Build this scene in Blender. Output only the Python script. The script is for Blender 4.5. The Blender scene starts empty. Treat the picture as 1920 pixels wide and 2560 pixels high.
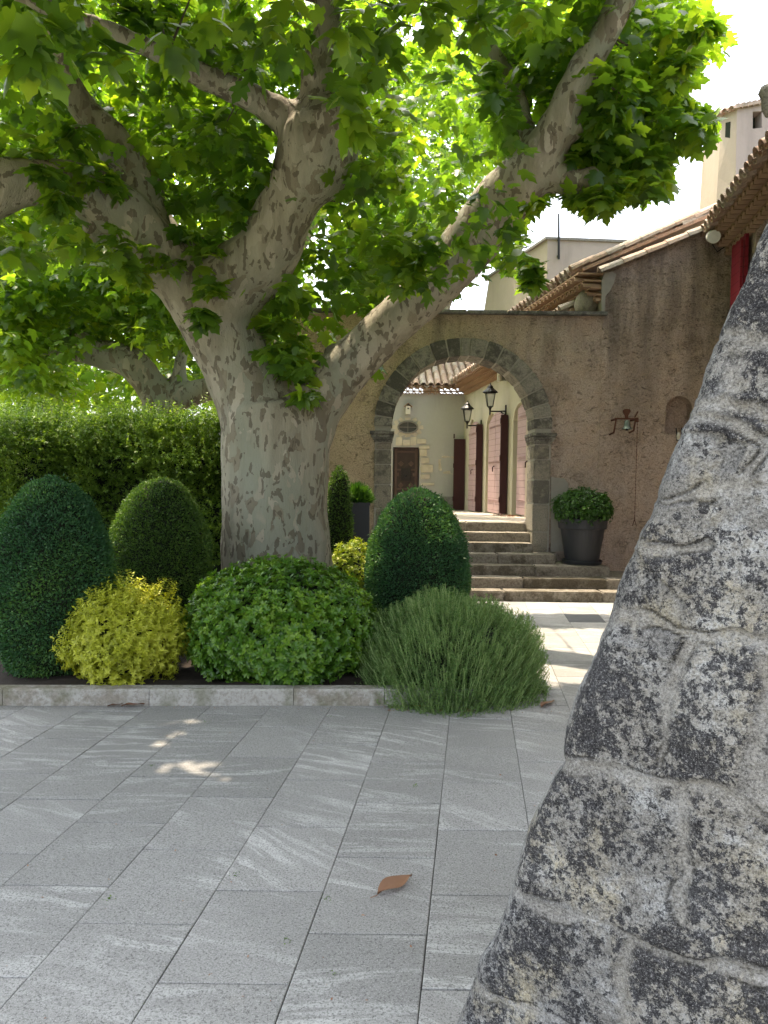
import bpy, math, random
import numpy as np
from mathutils import Vector, Matrix, Euler, noise as mnoise
random.seed(7); rng = np.random.default_rng(7)
scene = bpy.context.scene
COL = scene.collection
# ------------------------------------------------------------------ camera
FPX = 1900.0; K = 1.15732          # focal length in photo pixels; K: viewing scale of the photo while measuring
PITCH = 0.0431; ROLL = 0.013; EYE = Vector((0, 0, 1.6))
RM = Matrix.Rotation(math.pi/2-PITCH, 3, 'X') @ Matrix.Rotation(ROLL, 3, 'Z')
cd = bpy.data.cameras.new('camera'); cam = bpy.data.objects.new('camera', cd); COL.objects.link(cam)
cam.matrix_world = Matrix.Translation(EYE) @ RM.to_4x4()
cd.sensor_fit = 'VERTICAL'; cd.sensor_height = 36.0; cd.lens = 36*FPX/2560; cd.clip_end = 2000; cd.clip_start = 0.05
scene.camera = cam
scene.render.resolution_x = 768; scene.render.resolution_y = 1024
# ------------------------------------------------------------------ light
SUN = Vector((-0.18, 0.23, 0.95)).normalized()      # towards the sun
el = math.asin(SUN.z); az = math.atan2(SUN.x, SUN.y)
w = bpy.data.worlds.new('World'); scene.world = w; w.use_nodes = True
nt = w.node_tree; sky = nt.nodes.new('ShaderNodeTexSky'); sky.sky_type = 'NISHITA'; sky.sun_disc = False
sky.sun_elevation = el; sky.sun_rotation = az; sky.dust_density = 6.0; sky.air_density = 1.0; sky.ozone_density = 1.5
bg = nt.nodes['Background']; bg.inputs[1].default_value = 0.15
hs = nt.nodes.new('ShaderNodeHueSaturation'); hs.inputs['Saturation'].default_value = .45; nt.links.new(sky.outputs[0], hs.inputs['Color']); nt.links.new(hs.outputs[0], bg.inputs[0])
sl = bpy.data.lights.new('sun', 'SUN'); sl.energy = 2.0; sl.angle = math.radians(0.53); sl.color = (1, .83, .64)
so = bpy.data.objects.new('sun', sl); COL.objects.link(so)
so.rotation_euler = SUN.to_track_quat('Z', 'Y').to_euler()
scene.view_settings.view_transform = 'Standard'; scene.view_settings.look = 'None'
scene.view_settings.exposure = 2.4; scene.view_settings.gamma = 1.0
# ------------------------------------------------------------------ measuring helpers
def ray(px, py):
    return RM @ Vector(((px*K-960)/FPX, -(py*K-1280)/FPX, -1.0))
def U(px, py, Y):                   # point of the photo at distance Y
    d = ray(px, py); return EYE + d*(Y/d.y)
def G(px, py, z=0.0):               # point of the photo on the level z
    d = ray(px, py); return EYE + d*((z-EYE.z)/d.z)
def R_(r, Y): return r*K/FPX*Y
# ------------------------------------------------------------------ object helpers
ORG = {}
def tag(o, label=None, cat=None, group=None, kind=None):
    if label: o['label'] = label
    if cat: o['category'] = cat
    if group: o['group'] = group
    if kind: o['kind'] = kind
    return o
def thing(name, label, cat, loc, group=None):
    o = bpy.data.objects.new(name, None); COL.objects.link(o); o.location = loc
    o.empty_display_size = .1
    ORG[o.name] = Vector(loc); return tag(o, label, cat, group)
def link_mesh(name, me, mat, parent=None, org=None):
    me.materials.append(mat)
    o = bpy.data.objects.new(name, me); COL.objects.link(o)
    if parent is not None:
        o.parent = parent; ORG[o.name] = ORG[parent.name]
    else:
        o.location = org if org is not None else (0, 0, 0); ORG[o.name] = Vector(o.location)
    return o
def orgof(parent, org):
    return ORG[parent.name] if parent is not None else (Vector(org) if org is not None else Vector((0, 0, 0)))
class MB:
    def __init__(s): s.v = []; s.f = []; s.a = []; s.cur = 0.0
    def add(s, vs, fs):
        b = len(s.v); s.v += [tuple(v) for v in vs]
        for f in fs: s.f.append(tuple(i+b for i in f)); s.a.append(s.cur)
    def box(s, c, size, rot=None, taper=1.0):
        c = Vector(c); hx, hy, hz = [q/2 for q in size]; vs = []
        for z, t in ((-hz, 1), (hz, taper)):
            for x, y in ((-hx, -hy), (hx, -hy), (hx, hy), (-hx, hy)):
                p = Vector((x*t, y*t, z))
                if rot is not None: p = rot @ p
                vs.append(c+p)
        s.add(vs, [(0, 3, 2, 1), (4, 5, 6, 7), (0, 1, 5, 4), (1, 2, 6, 5), (2, 3, 7, 6), (3, 0, 4, 7)])
    def bar(s, a, b, w_, t_, up=Vector((0, 0, 1))):
        a = Vector(a); b = Vector(b); d = (b-a); L = d.length; d.normalize()
        sd = d.cross(up); sd = sd.normalized() if sd.length > 1e-4 else Vector((1, 0, 0)); u = sd.cross(d)
        s.box((a+b)/2, (w_, L, t_), Matrix((sd, d, u)).transposed())
    def tube(s, pts, rad, n=10, cap=True, squash=None):
        pts = [Vector(p) for p in pts]; m = len(pts)
        if not hasattr(rad, '__len__'): rad = [rad]*m
        vs = []; fr = None
        for i, p in enumerate(pts):
            t = (pts[min(i+1, m-1)]-pts[max(i-1, 0)]).normalized()
            if fr is None: fr = t.cross(Vector((.31, .95, .11))).normalized()
            fr = (fr - t*fr.dot(t)).normalized(); b = t.cross(fr)
            for k in range(n):
                a = 2*math.pi*k/n; vs.append(p+(fr*math.cos(a)+b*math.sin(a))*rad[i])
        fs = [(i*n+k, i*n+(k+1) % n, (i+1)*n+(k+1) % n, (i+1)*n+k) for i in range(m-1) for k in range(n)]
        if cap: fs += [tuple(range(n-1, -1, -1)), tuple((m-1)*n+k for k in range(n))]
        s.add(vs, fs)
    def lathe(s, c, prof, n=32):
        c = Vector(c); m = len(prof)
        vs = [c+Vector((r*math.cos(2*math.pi*k/n), r*math.sin(2*math.pi*k/n), z)) for r, z in prof for k in range(n)]
        s.add(vs, [(i*n+k, i*n+(k+1) % n, (i+1)*n+(k+1) % n, (i+1)*n+k) for i in range(m-1) for k in range(n)])
    def prism(s, poly, dvec):
        n = len(poly); d = Vector(dvec); a = [Vector(p) for p in poly]
        s.add(a+[p+d for p in a], [tuple(range(n)), tuple(range(2*n-1, n-1, -1))]+[(i, n+i, n+(i+1) % n, (i+1) % n) for i in range(n)])
    def build(s, name, mat, parent=None, org=None, smooth=False, bevel=0):
        o0 = orgof(parent, org)
        me = bpy.data.meshes.new(name)
        me.from_pydata([tuple(Vector(v)-o0) for v in s.v], [], s.f)
        at = me.attributes.new('rnd', 'FLOAT', 'FACE'); at.data.foreach_set('value', s.a)
        if smooth: me.polygons.foreach_set('use_smooth', [True]*len(s.f))
        import bmesh
        bm = bmesh.new(); bm.from_mesh(me); bmesh.ops.recalc_face_normals(bm, faces=bm.faces)
        if bevel: bmesh.ops.bevel(bm, geom=[e for e in bm.edges if e.is_manifold and e.calc_face_angle(0) > .5], offset=bevel, segments=2, affect='EDGES', clamp_overlap=True)
        bm.to_mesh(me); bm.free()
        return link_mesh(name, me, mat, parent, org)
def rough_up(o, amp, scale, seed=0.0, cuts=0):
    me = o.data
    if cuts:
        import bmesh
        bm = bmesh.new(); bm.from_mesh(me)
        for _ in range(cuts):
            es = [e for e in bm.edges if e.calc_length() > cuts_len]
            if not es: break
            bmesh.ops.subdivide_edges(bm, edges=es, cuts=1, use_grid_fill=True)
        bmesh.ops.triangulate(bm, faces=[f for f in bm.faces if len(f.verts) > 4])
        bm.to_mesh(me); bm.free()
    for v in me.vertices:
        v.co += Vector(mnoise.noise_vector((v.co+o.location)*scale+Vector((seed, 0, 0))))*amp
cuts_len = .08
def raw_mesh(name, V, F, rnd, mat, parent=None, org=None, smooth=False):
    o0 = np.array(orgof(parent, org)); V = V-o0
    me = bpy.data.meshes.new(name); me.vertices.add(len(V)); me.vertices.foreach_set('co', V.astype(np.float32).ravel())
    m, k = F.shape; me.loops.add(m*k); me.loops.foreach_set('vertex_index', F.astype(np.int32).ravel())
    me.polygons.add(m); me.polygons.foreach_set('loop_start', np.arange(0, m*k, k, dtype=np.int32))
    me.polygons.foreach_set('loop_total', np.full(m, k, dtype=np.int32))
    if smooth: me.polygons.foreach_set('use_smooth', np.ones(m, dtype=bool))
    me.update(calc_edges=True)
    if rnd is not None:
        at = me.attributes.new('rnd', 'FLOAT', 'FACE'); at.data.foreach_set('value', rnd.astype(np.float32))
    return link_mesh(name, me, mat, parent, org)
def nrm(a): return a/(np.linalg.norm(a, axis=1, keepdims=True)+1e-9)
def scatter(name, tmpl, pos, fwd, up, sc, mat, parent=None, org=None, rnd=None):
    TV, TF = tmpl; k = len(pos); fwd = nrm(fwd); side = nrm(np.cross(fwd, up)); up = np.cross(side, fwd)
    sc = np.asarray(sc).reshape(-1, 1, 1)
    V = pos[:, None, :]+sc*(TV[None, :, 0:1]*side[:, None, :]+TV[None, :, 1:2]*fwd[:, None, :]+TV[None, :, 2:3]*up[:, None, :])
    F = (TF[None]+(np.arange(k)*len(TV))[:, None, None]).reshape(-1, TF.shape[1])
    if rnd is None: rnd = rng.random(k)
    return raw_mesh(name, V.reshape(-1, 3), F, np.repeat(rnd, len(TF)), mat, parent, org)
# leaf templates: x width, y length, z normal
def fan(right, tip, cy, fold=.22, droop=.18):
    out = [(0, 0)]+right+[tip]+[(-x, y) for x, y in right[::-1]]
    pts = [(0, cy)]+out
    V = np.array([(x, y, -abs(x)*fold-droop*max(y, 0)**2) for x, y in pts]); n = len(out)
    F = np.array([(0, 1+i, 1+(i+1) % n) for i in range(n)]); return V, F
PLANE_LEAF = fan([(.16, -.10), (.33, -.02), (.47, .07), (.34, .20), (.52, .36), (.56, .56), (.40, .53), (.24, .50), (.27, .70), (.13, .82)], (0, 1.04), .33)
PLANE_SIMPLE = fan([(.2, -.08), (.46, .06), (.34, .20), (.56, .54), (.24, .50), (.2, .75)], (0, 1.02), .33)
OVAL = (np.array([(0, 0, 0), (.17, .35, .05), (.19, .7, .03), (0, 1, -.06), (-.19, .7, .03), (-.17, .35, .05), (0, .5, -.02)]),
        np.array([(6, 0, 1), (6, 1, 2), (6, 2, 3), (6, 3, 4), (6, 4, 5), (6, 5, 0)]))
LANCE = (np.array([(0, 0, 0), (.22, .4, .06), (0, 1, -.12), (-.22, .4, .06), (0, .45, 0)]),
         np.array([(4, 0, 1), (4, 1, 2), (4, 2, 3), (4, 3, 0)]))
NEEDLE = (np.array([(-.1, 0, 0), (.1, 0, 0), (0, 1, 0)]), np.array([(0, 1, 2)]))
def rdir(k): return nrm(rng.normal(size=(k, 3)))
# ------------------------------------------------------------------ materials
class Mat:
    def __init__(s, name):
        s.m = bpy.data.materials.new(name); s.m.use_nodes = True; s.t = s.m.node_tree; s.t.nodes.clear()
        s.out = s.t.nodes.new('ShaderNodeOutputMaterial'); g = s.t.nodes.new('ShaderNodeNewGeometry'); s.pos = g.outputs['Position']; s.geo = g
    def n(s, typ, **kw):
        x = s.t.nodes.new(typ)
        for k_, v_ in kw.items(): setattr(x, k_, v_)
        return x
    def put(s, sock, v):
        if isinstance(v, bpy.types.NodeSocket): s.t.links.new(v, sock)
        elif isinstance(v, (tuple, list)) and sock.type == 'RGBA' and len(v) == 3: sock.default_value = (*v, 1)
        else: sock.default_value = v
    def noise(s, scale, detail=4, rough=.55, vec=None, dist=0, col=False, out=None):
        x = s.n('ShaderNodeTexNoise'); s.put(x.inputs['Vector'], vec or s.pos); x.inputs['Scale'].default_value = scale
        x.inputs['Detail'].default_value = detail; x.inputs['Roughness'].default_value = rough; x.inputs['Distortion'].default_value = dist
        return x.outputs['Color' if col else 'Fac']
    def vor(s, scale, vec=None, feature='F1', out='Distance', rnd=1.0):
        x = s.n('ShaderNodeTexVoronoi', feature=feature); s.put(x.inputs['Vector'], vec or s.pos); x.inputs['Scale'].default_value = scale
        x.inputs['Randomness'].default_value = rnd; return x.outputs[out]
    def ramp(s, fac, stops, interp='LINEAR'):
        x = s.n('ShaderNodeValToRGB'); s.put(x.inputs[0], fac); e = x.color_ramp.elements; x.color_ramp.interpolation = interp
        while len(e) < len(stops): e.new(.5)
        for i, (p, c) in enumerate(stops):
            e[i].position = p; e[i].color = (c, c, c, 1) if not hasattr(c, '__len__') else (*c, 1)
        return x.outputs[0]
    def mix(s, f, a, b, mode='MIX'):
        x = s.n('ShaderNodeMix', data_type='RGBA', blend_type=mode); s.put(x.inputs[0], f); s.put(x.inputs[6], a); s.put(x.inputs[7], b); return x.outputs[2]
    def math(s, op, a, b=0.0, c=0.0):
        x = s.n('ShaderNodeMath', operation=op); s.put(x.inputs[0], a); s.put(x.inputs[1], b); s.put(x.inputs[2], c); return x.outputs[0]
    def vmath(s, op, a, b):
        x = s.n('ShaderNodeVectorMath', operation=op); s.put(x.inputs[0], a); s.put(x.inputs[1], b); return x.outputs[0]
    def map(s, scale=(1, 1, 1), rot=(0, 0, 0), loc=(0, 0, 0), vec=None):
        x = s.n('ShaderNodeMapping'); s.put(x.inputs[0], vec or s.pos); x.inputs[1].default_value = loc; x.inputs[2].default_value = rot; x.inputs[3].default_value = scale; return x.outputs[0]
    def xyz(s, v=None):
        x = s.n('ShaderNodeSeparateXYZ'); s.put(x.inputs[0], v or s.pos); return x.outputs
    def attr(s, name='rnd', out='Fac'):
        x = s.n('ShaderNodeAttribute'); x.attribute_name = name; return x.outputs[out]
    def bump(s, h, strength=.5, dist=.02, normal=None):
        x = s.n('ShaderNodeBump'); s.put(x.inputs['Height'], h); x.inputs['Strength'].default_value = strength; x.inputs['Distance'].default_value = dist
        if normal is not None: s.put(x.inputs['Normal'], normal)
        return x.outputs[0]
    def bsdf(s, col, rough=.8, normal=None, spec=.3, metal=0.0):
        x = s.n('ShaderNodeBsdfPrincipled'); s.put(x.inputs['Base Color'], col); s.put(x.inputs['Roughness'], rough)
        x.inputs['Specular IOR Level'].default_value = spec; x.inputs['Metallic'].default_value = metal
        if normal is not None: s.put(x.inputs['Normal'], normal)
        return x
    def fin(s, sh): s.t.links.new(sh.outputs[0] if hasattr(sh, 'outputs') else sh, s.out.inputs[0]); return s.m
def plain(name, col, rough=.7, var=.15, scale=12, bump=.0, spec=.3, metal=0):
    m = Mat(name); f = m.noise(scale, 5, .6)
    c = m.mix(f, tuple(q*(1-var) for q in col), tuple(min(1, q*(1+var)) for q in col))
    return m.fin(m.bsdf(c, rough, m.bump(f, bump, .01) if bump else None, spec, metal))
def leafmat(name, stops, trans, tamt=.45, rough=.45, spec=.35, nscale=1.2):
    m = Mat(name); a = m.attr('rnd'); n1 = m.noise(nscale, 2)
    f = m.math('ADD', m.math('MULTIPLY', a, .7), m.math('MULTIPLY', m.math('SUBTRACT', n1, .35), .9))
    c = m.ramp(f, stops); p = m.bsdf(c, rough, None, spec)
    t = m.n('ShaderNodeBsdfTranslucent'); m.put(t.inputs[0], m.mix(1.0, c, trans, 'MULTIPLY'))
    x = m.n('ShaderNodeMixShader'); x.inputs[0].default_value = tamt
    m.t.links.new(p.outputs[0], x.inputs[1]); m.t.links.new(t.outputs[0], x.inputs[2]); return m.fin(x)
M_PLANE = leafmat('plane_leaf', [(0, (.026, .068, .016)), (.45, (.055, .12, .018)), (.8, (.11, .185, .024)), (1, (.20, .26, .035))], (5.3, 4.3, 1.05), .47, .4, .4)
M_YEW = leafmat('clipped_yew', [(0, (.022, .07, .032)), (.5, (.05, .135, .05)), (1, (.13, .25, .045))], (1.5, 1.6, .6), .25, .5, .3, 2.5)
M_YEW_WARM = leafmat('clipped_yew_warm', [(0, (.035, .08, .02)), (.5, (.085, .165, .03)), (1, (.18, .28, .045))], (1.6, 1.6, .6), .25, .5, .3, 2.5)
M_GOLD = leafmat('golden_leaf', [(0, (.20, .24, .02)), (.45, (.46, .50, .045)), (1, (.72, .74, .13))], (1.3, 1.25, .5), .35, .45, .35, 3)
M_LIME = leafmat('lime_leaf', [(0, (.12, .2, .015)), (.5, (.26, .34, .03)), (1, (.5, .5, .05))], (1.4, 1.4, .6), .4, .45, .35, 3)
M_PITTO = leafmat('glossy_leaf', [(0, (.035, .10, .015)), (.45, (.09, .21, .02)), (1, (.25, .40, .04))], (1.8, 1.7, .7), .3, .33, .5, 3)
M_ROSE = leafmat('rosemary_needle', [(0, (.06, .13, .035)), (.5, (.12, .22, .06)), (1, (.24, .34, .11))], (1.4, 1.5, .8), .3, .5, .3, 3)
M_STEM = leafmat('rosemary_stem', [(0, (.20, .29, .10)), (1, (.34, .43, .18))], (1.2, 1.2, .8), .2, .6)
M_HEDGE = leafmat('hedge_leaf', [(0, (.05, .11, .018)), (.5, (.12, .21, .03)), (1, (.27, .38, .06))], (2.0, 1.9, .7), .4, .45, .35, 1.2)
M_BOX = leafmat('box_leaf', [(0, (.025, .065, .012)), (.5, (.04, .11, .014)), (1, (.09, .19, .025))], (1.6, 1.6, .7), .3, .35, .45, 5)
M_CORE = plain('inner_shade', (.012, .018, .008), .95)  # near-black colour stands for the shade inside foliage and smoke holes
M_TWIG = plain('twig_bark', (.10, .08, .055), .9, .3, 30)
M_SOIL = plain('soil', (.035, .027, .02), .95, .5, 25, .8)
M_GREYPOT = plain('grey_plastic', (.026, .028, .032), .42, .1, 4, 0, .4)
M_IRON = plain('black_iron', (.012, .012, .013), .45, .2, 20)
M_RUST = plain('rusty_iron', (.09, .035, .02), .8, .5, 40, .4)
def bark():
    m = Mat('plane_bark'); v = m.map((1, 1, .55)); wv = m.vmath('ADD', v, m.vmath('SCALE', m.noise(5, 3, .6, v, col=True), None)) if False else None
    nc = m.n('ShaderNodeTexNoise'); m.put(nc.inputs['Vector'], v); nc.inputs['Scale'].default_value = 7; nc.inputs['Detail'].default_value = 4
    sc = m.n('ShaderNodeVectorMath', operation='SCALE'); m.put(sc.inputs[0], nc.outputs['Color']); sc.inputs['Scale'].default_value = .22
    wv = m.vmath('ADD', v, sc.outputs[0])
    c1 = m.n('ShaderNodeTexVoronoi', feature='SMOOTH_F1'); m.put(c1.inputs['Vector'], wv); c1.inputs['Scale'].default_value = 10.5; c1.inputs['Smoothness'].default_value = .05
    cell = m.xyz(c1.outputs['Color'])
    big = m.noise(1.3, 3, .5, m.map((1, 1, .3)))
    base = m.mix(m.ramp(m.noise(7, 4, .6, m.map((1, 1, .12))), [(.35, 0), (.65, 1)]), (.29, .265, .195), (.44, .405, .305))
    base = m.mix(m.ramp(big, [(.42, 0), (.62, 1)]), base, (.31, .32, .245))
    pick = m.math('ADD', cell[0], m.math('MULTIPLY', m.math('SUBTRACT', m.noise(2.5, 2, .5, v), .45), 1.5))
    f = m.ramp(pick, [(.0, (.19, .165, .115)), (.27, (.15, .125, .09)), (.30, (0, 0, 0))], 'CONSTANT')
    dark = m.math('MULTIPLY', m.ramp(pick, [(0, 1), (.25, 1), (.28, 0)]), .85)
    col = m.mix(dark, base, m.mix(cell[1], (.165, .14, .10), (.27, .24, .17)))
    pale = m.math('MULTIPLY', m.ramp(m.math('ADD', cell[2], m.math('MULTIPLY', m.math('SUBTRACT', m.noise(2, 2, .5, m.map(loc=(4, 4, 4))), .5), .8)), [(.84, 0), (.87, 1)]), .8)
    col = m.mix(pale, col, m.mix(cell[1], (.38, .35, .265), (.50, .455, .36)))
    small = m.n('ShaderNodeTexVoronoi'); m.put(small.inputs['Vector'], wv); small.inputs['Scale'].default_value = 24
    sd = m.math('MULTIPLY', m.ramp(m.xyz(small.outputs['Color'])[0], [(.14, 1), (.16, 0)]), .75)
    col = m.mix(sd, col, (.12, .10, .07))
    fine = m.noise(60, 5, .7, m.map((1, 1, .25)))
    col = m.mix(m.math('MULTIPLY', fine, .45), col, m.mix(1.0, col, (.55, .52, .48), 'MULTIPLY'))
    wr = m.noise(26, 3, .6, m.map((1, 1, .12)), 1.5)
    h = m.math('ADD', m.math('MULTIPLY', pick, -.25), m.math('ADD', m.math('MULTIPLY', fine, .2), m.math('MULTIPLY', wr, .35)))
    return m.fin(m.bsdf(col, .8, m.bump(h, .8, .03), .25))
M_BARK = bark()
def stucco():
    m = Mat('old_stucco'); x, y, z = m.xyz()
    n1 = m.noise(.9, 5, .6); n2 = m.noise(3.5, 6, .65)
    g = m.math('ADD', m.math('MULTIPLY', x, .28), m.math('MULTIPLY', m.math('SUBTRACT', n1, .5), 1.4))
    col = m.ramp(g, [(.0, (.70, .55, .37)), (.35, (.65, .525, .395)), (.75, (.56, .46, .385)), (1, (.54, .43, .35))])
    col = m.mix(m.ramp(n2, [(.4, 0), (.75, .5)]), col, (.55, .38, .25))
    st = m.noise(2.6, 4, .6, m.map((1, 1, .16))); top = m.ramp(m.math('MULTIPLY', z, .2), [(.45, .15), (.85, .75)])
    col = m.mix(m.math('MULTIPLY', m.ramp(st, [(.47, 0), (.68, 1)]), top), col, (.10, .09, .08))
    pt = m.math('MULTIPLY', m.ramp(m.noise(1.7, 6, .7), [(.52, 0), (.62, 1)]), m.ramp(m.noise(30, 4, .7), [(.45, .2), (.6, .75)]))
    col = m.mix(pt, col, (.17, .135, .105))
    gr = m.noise(55, 5, .75); sp = m.ramp(m.noise(90, 3, .6), [(.64, 0), (.72, 1)])
    col = m.mix(m.ramp(gr, [(.3, .65), (.55, 0)]), col, (.09, .065, .05))
    col = m.mix(m.math('MULTIPLY', sp, .6), col, (.55, .43, .32))
    pits = m.ramp(m.noise(14, 4, .65, m.map((1, 1, 1.8)), 1.2), [(.3, 0), (.42, 1)])
    col = m.mix(m.math('MULTIPLY', m.math('SUBTRACT', 1.0, pits), .55), col, (.07, .05, .04))
    h = m.math('ADD', m.math('MULTIPLY', gr, .5), m.math('ADD', m.noise(18, 5, .7), m.math('MULTIPLY', pits, .5)))
    return m.fin(m.bsdf(col, .95, m.bump(h, 1.0, .035), .1))
M_STUCCO = stucco()
def oldstone(name, light, dark, amt=.5, scale=9, mossy=0):
    m = Mat(name); r = m.attr('rnd'); n1 = m.noise(scale, 8, .72); n2 = m.noise(scale*.35, 5, .6); n3 = m.noise(scale*6, 4, .7)
    col = m.mix(n2, tuple(q*.8 for q in light), light)
    col = m.mix(m.math('MULTIPLY', m.ramp(m.math('ADD', n1, m.math('MULTIPLY', m.math('SUBTRACT', r, .5), .25)), [(.62-amt*.35, 0), (.72-amt*.25, 1)]), .9), col, dark)
    col = m.mix(m.ramp(n3, [(.35, .55), (.55, 0)]), col, tuple(q*.6 for q in dark))
    col = m.mix(m.ramp(m.noise(scale*9, 2), [(.68, 0), (.74, .7)]), col, light)
    if mossy: col = m.mix(m.math('MULTIPLY', m.ramp(m.noise(5, 4), [(.5, 0), (.65, 1)]), mossy), col, (.10, .11, .04))
    return m.fin(m.bsdf(col, .92, m.bump(m.math('ADD', n1, n3), .7, .015), .15))
M_ARCH = oldstone('arch_stone', (.34, .32, .27), (.085, .08, .07), .55)
M_JAMB = oldstone('jamb_stone', (.34, .305, .24), (.13, .12, .10), .45)
M_MORTAR = plain('lime_mortar', (.36, .34, .29), .95, .25, 30, .6)
M_STEP = oldstone('step_stone', (.29, .26, .21), (.10, .085, .06), .42, 5)
M_KERB = oldstone('kerb_stone', (.50, .485, .44), (.30, .27, .22), .3, 7, .5)
M_COPING = oldstone('coping_stone', (.27, .26, .24), (.09, .088, .08), .5)
M_PATCH = plain('grey_render_patch', (.30, .28, .24), .95, .25, 8, .5)
def wallplaster(name, a, b, stain=(.2, .19, .16), st_amt=.4):
    m = Mat(name); n1 = m.noise(.8, 6, .65); n2 = m.noise(12, 5, .6); st = m.noise(1.7, 5, .6, m.map((1, 1, .18)))
    col = m.mix(n1, a, b); col = m.mix(m.math('MULTIPLY', m.ramp(st, [(.5, 0), (.72, 1)]), st_amt), col, stain)
    col = m.mix(m.math('MULTIPLY', n2, .25), col, m.mix(1.0, col, (.7, .68, .64), 'MULTIPLY'))
    return m.fin(m.bsdf(col, .93, m.bump(n2, .4, .012), .1))
M_GREYPL = wallplaster('grey_plaster', (.37, .37, .355), (.46, .46, .445))
M_YELPL = wallplaster('yellow_plaster', (.44, .405, .305), (.52, .48, .37), (.30, .28, .21), .4)
M_CREAM = wallplaster('cream_plaster', (.35, .295, .22), (.42, .365, .285), (.28, .24, .19), .4)
M_TOWER = wallplaster('mauve_plaster', (.33, .29, .265), (.41, .365, .33), (.15, .14, .13), .6)
def tile():
    m = Mat('clay_tile'); r = m.attr('rnd'); n1 = m.noise(14, 5, .65)
    col = m.ramp(r, [(0, (.30, .19, .13)), (.35, (.38, .27, .20)), (.7, (.44, .345, .275)), (1, (.32, .28, .23))])
    col = m.mix(m.ramp(n1, [(.5, 0), (.68, .75)]), col, (.17, .15, .12)); col = m.mix(m.ramp(m.noise(45, 3), [(.58, 0), (.68, .5)]), col, (.6, .52, .42))
    return m.fin(m.bsdf(col, .9, m.bump(n1, .5, .01), .15))
M_TILE = tile()
M_GENOISE = wallplaster('eave_clay', (.36, .225, .14), (.44, .31, .21), (.2, .12, .08), .5)
M_SHUT = None
def shutter(name, a, b):
    m = Mat(name); z = m.xyz()[2]; fr = m.math('FRACT', m.math('MULTIPLY', z, 7.5))
    line = m.ramp(fr, [(0, 1), (.05, 1), (.08, 0)]); n1 = m.noise(5, 6, .7, m.map((1, 1, 3)))
    col = m.mix(n1, a, b); col = m.mix(m.ramp(m.noise(22, 5, .7), [(.55, 0), (.75, .5)]), col, tuple(min(1, q*1.4) for q in b))
    col = m.mix(m.math('MULTIPLY', line, .75), col, tuple(q*.35 for q in a))
    return m.fin(m.bsdf(col, .75, m.bump(m.math('SUBTRACT', n1, line), .4, .01), .25))
M_SHUT = shutter('faded_plum_paint', (.32, .21, .21), (.43, .31, .30))
M_SHUTRED = shutter('crimson_paint', (.17, .01, .02), (.24, .018, .03))
M_SHUTEDGE = plain('shaded_plum_paint', (.045, .015, .018), .7)  # plum paint darkened to hold the shade on the leaf edges
M_WOOD = plain('dark_wood', (.042, .028, .025), .6, .35, 9, .3)
M_DARKWOOD = plain('black_wood', (.022, .018, .018), .5, .2, 12)
M_OAK = plain('carved_wood', (.075, .046, .038), .6, .3, 14, .3)
M_WHITE = plain('painted_white', (.62, .58, .50), .6, .12, 10)
M_GLASSD = plain('dark_glass', (.03, .035, .035), .12, .4, 8, 0, .6)
def glass():
    m = Mat('lamp_glass'); g = m.n('ShaderNodeBsdfTransparent'); p = m.bsdf((.75, .78, .78), .1, None, .6); x = m.n('ShaderNodeMixShader'); x.inputs[0].default_value = .38
    m.t.links.new(g.outputs[0], x.inputs[1]); m.t.links.new(p.outputs[0], x.inputs[2]); return m.fin(x)
M_GLASS = glass()
M_BRASS = plain('verdigris_brass', (.13, .16, .13), .45, .5, 14, 0, .5, .5)
M_DEADLEAF = leafmat('dead_leaf', [(0, (.13, .05, .025)), (.5, (.30, .14, .07)), (1, (.42, .24, .13))], (1.2, 1.1, .9), .15, .6)
M_BLOCKEDSTONE = plain('pale_blockwork', (.50, .45, .36), .95, .35, 6, .5)
def slabmat(name, a, b, vein):
    m = Mat(name); r = m.attr('rnd'); off = m.n('ShaderNodeCombineXYZ'); m.put(off.inputs[0], m.math('MULTIPLY', r, 37.0)); m.put(off.inputs[1], m.math('MULTIPLY', r, 91.0)); m.put(off.inputs[2], 0.0)
    rot = m.n('ShaderNodeVectorRotate', rotation_type='Z_AXIS'); m.put(rot.inputs['Vector'], m.pos); m.put(rot.inputs['Angle'], m.math('ADD', .35, m.math('MULTIPLY', m.math('SUBTRACT', r, .5), 1.0)))
    v = m.vmath('ADD', rot.outputs[0], off.outputs[0])
    n1 = m.noise(1.6, 5, .6, v); gr = m.noise(120, 4, .85, v); gr2 = m.noise(300, 2, .6, v)
    col = m.mix(m.math('ADD', m.math('MULTIPLY', r, .5), m.math('MULTIPLY', n1, .5)), a, b)
    st = m.noise(2.4, 7, .68, m.map((.55, 3.6, 1), vec=v), 1.1)
    vn = m.ramp(st, [(.44, 0), (.50, 0), (.58, .7), (.60, .95), (.66, .35), (.8, .15)])
    msk = m.ramp(m.noise(1.1, 3, .6, m.map((1, 1, 1), loc=(5, 3, 0), vec=v)), [(.40, .05), (.62, 1)])
    vv = m.math('MULTIPLY', m.math('MULTIPLY', vn, msk), 1.0)
    vv = m.math('MULTIPLY', vv, m.ramp(gr, [(.35, .35), (.6, 1)]))
    col = m.mix(vv, col, vein)
    col = m.mix(m.ramp(gr, [(.38, .85), (.50, 0)]), col, tuple(q*.30 for q in a))
    col = m.mix(m.ramp(gr2, [(.56, 0), (.68, .55)]), col, vein)
    dirt = m.ramp(m.noise(.7, 6, .7), [(.45, 0), (.75, .35)])
    col = m.mix(dirt, col, (.13, .13, .12))
    return m.fin(m.bsdf(col, .72, m.bump(gr, .45, .004), .35))
M_SLAB = slabmat('gneiss_slab', (.235, .235, .222), (.41, .405, .385), (.66, .665, .64))
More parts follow.
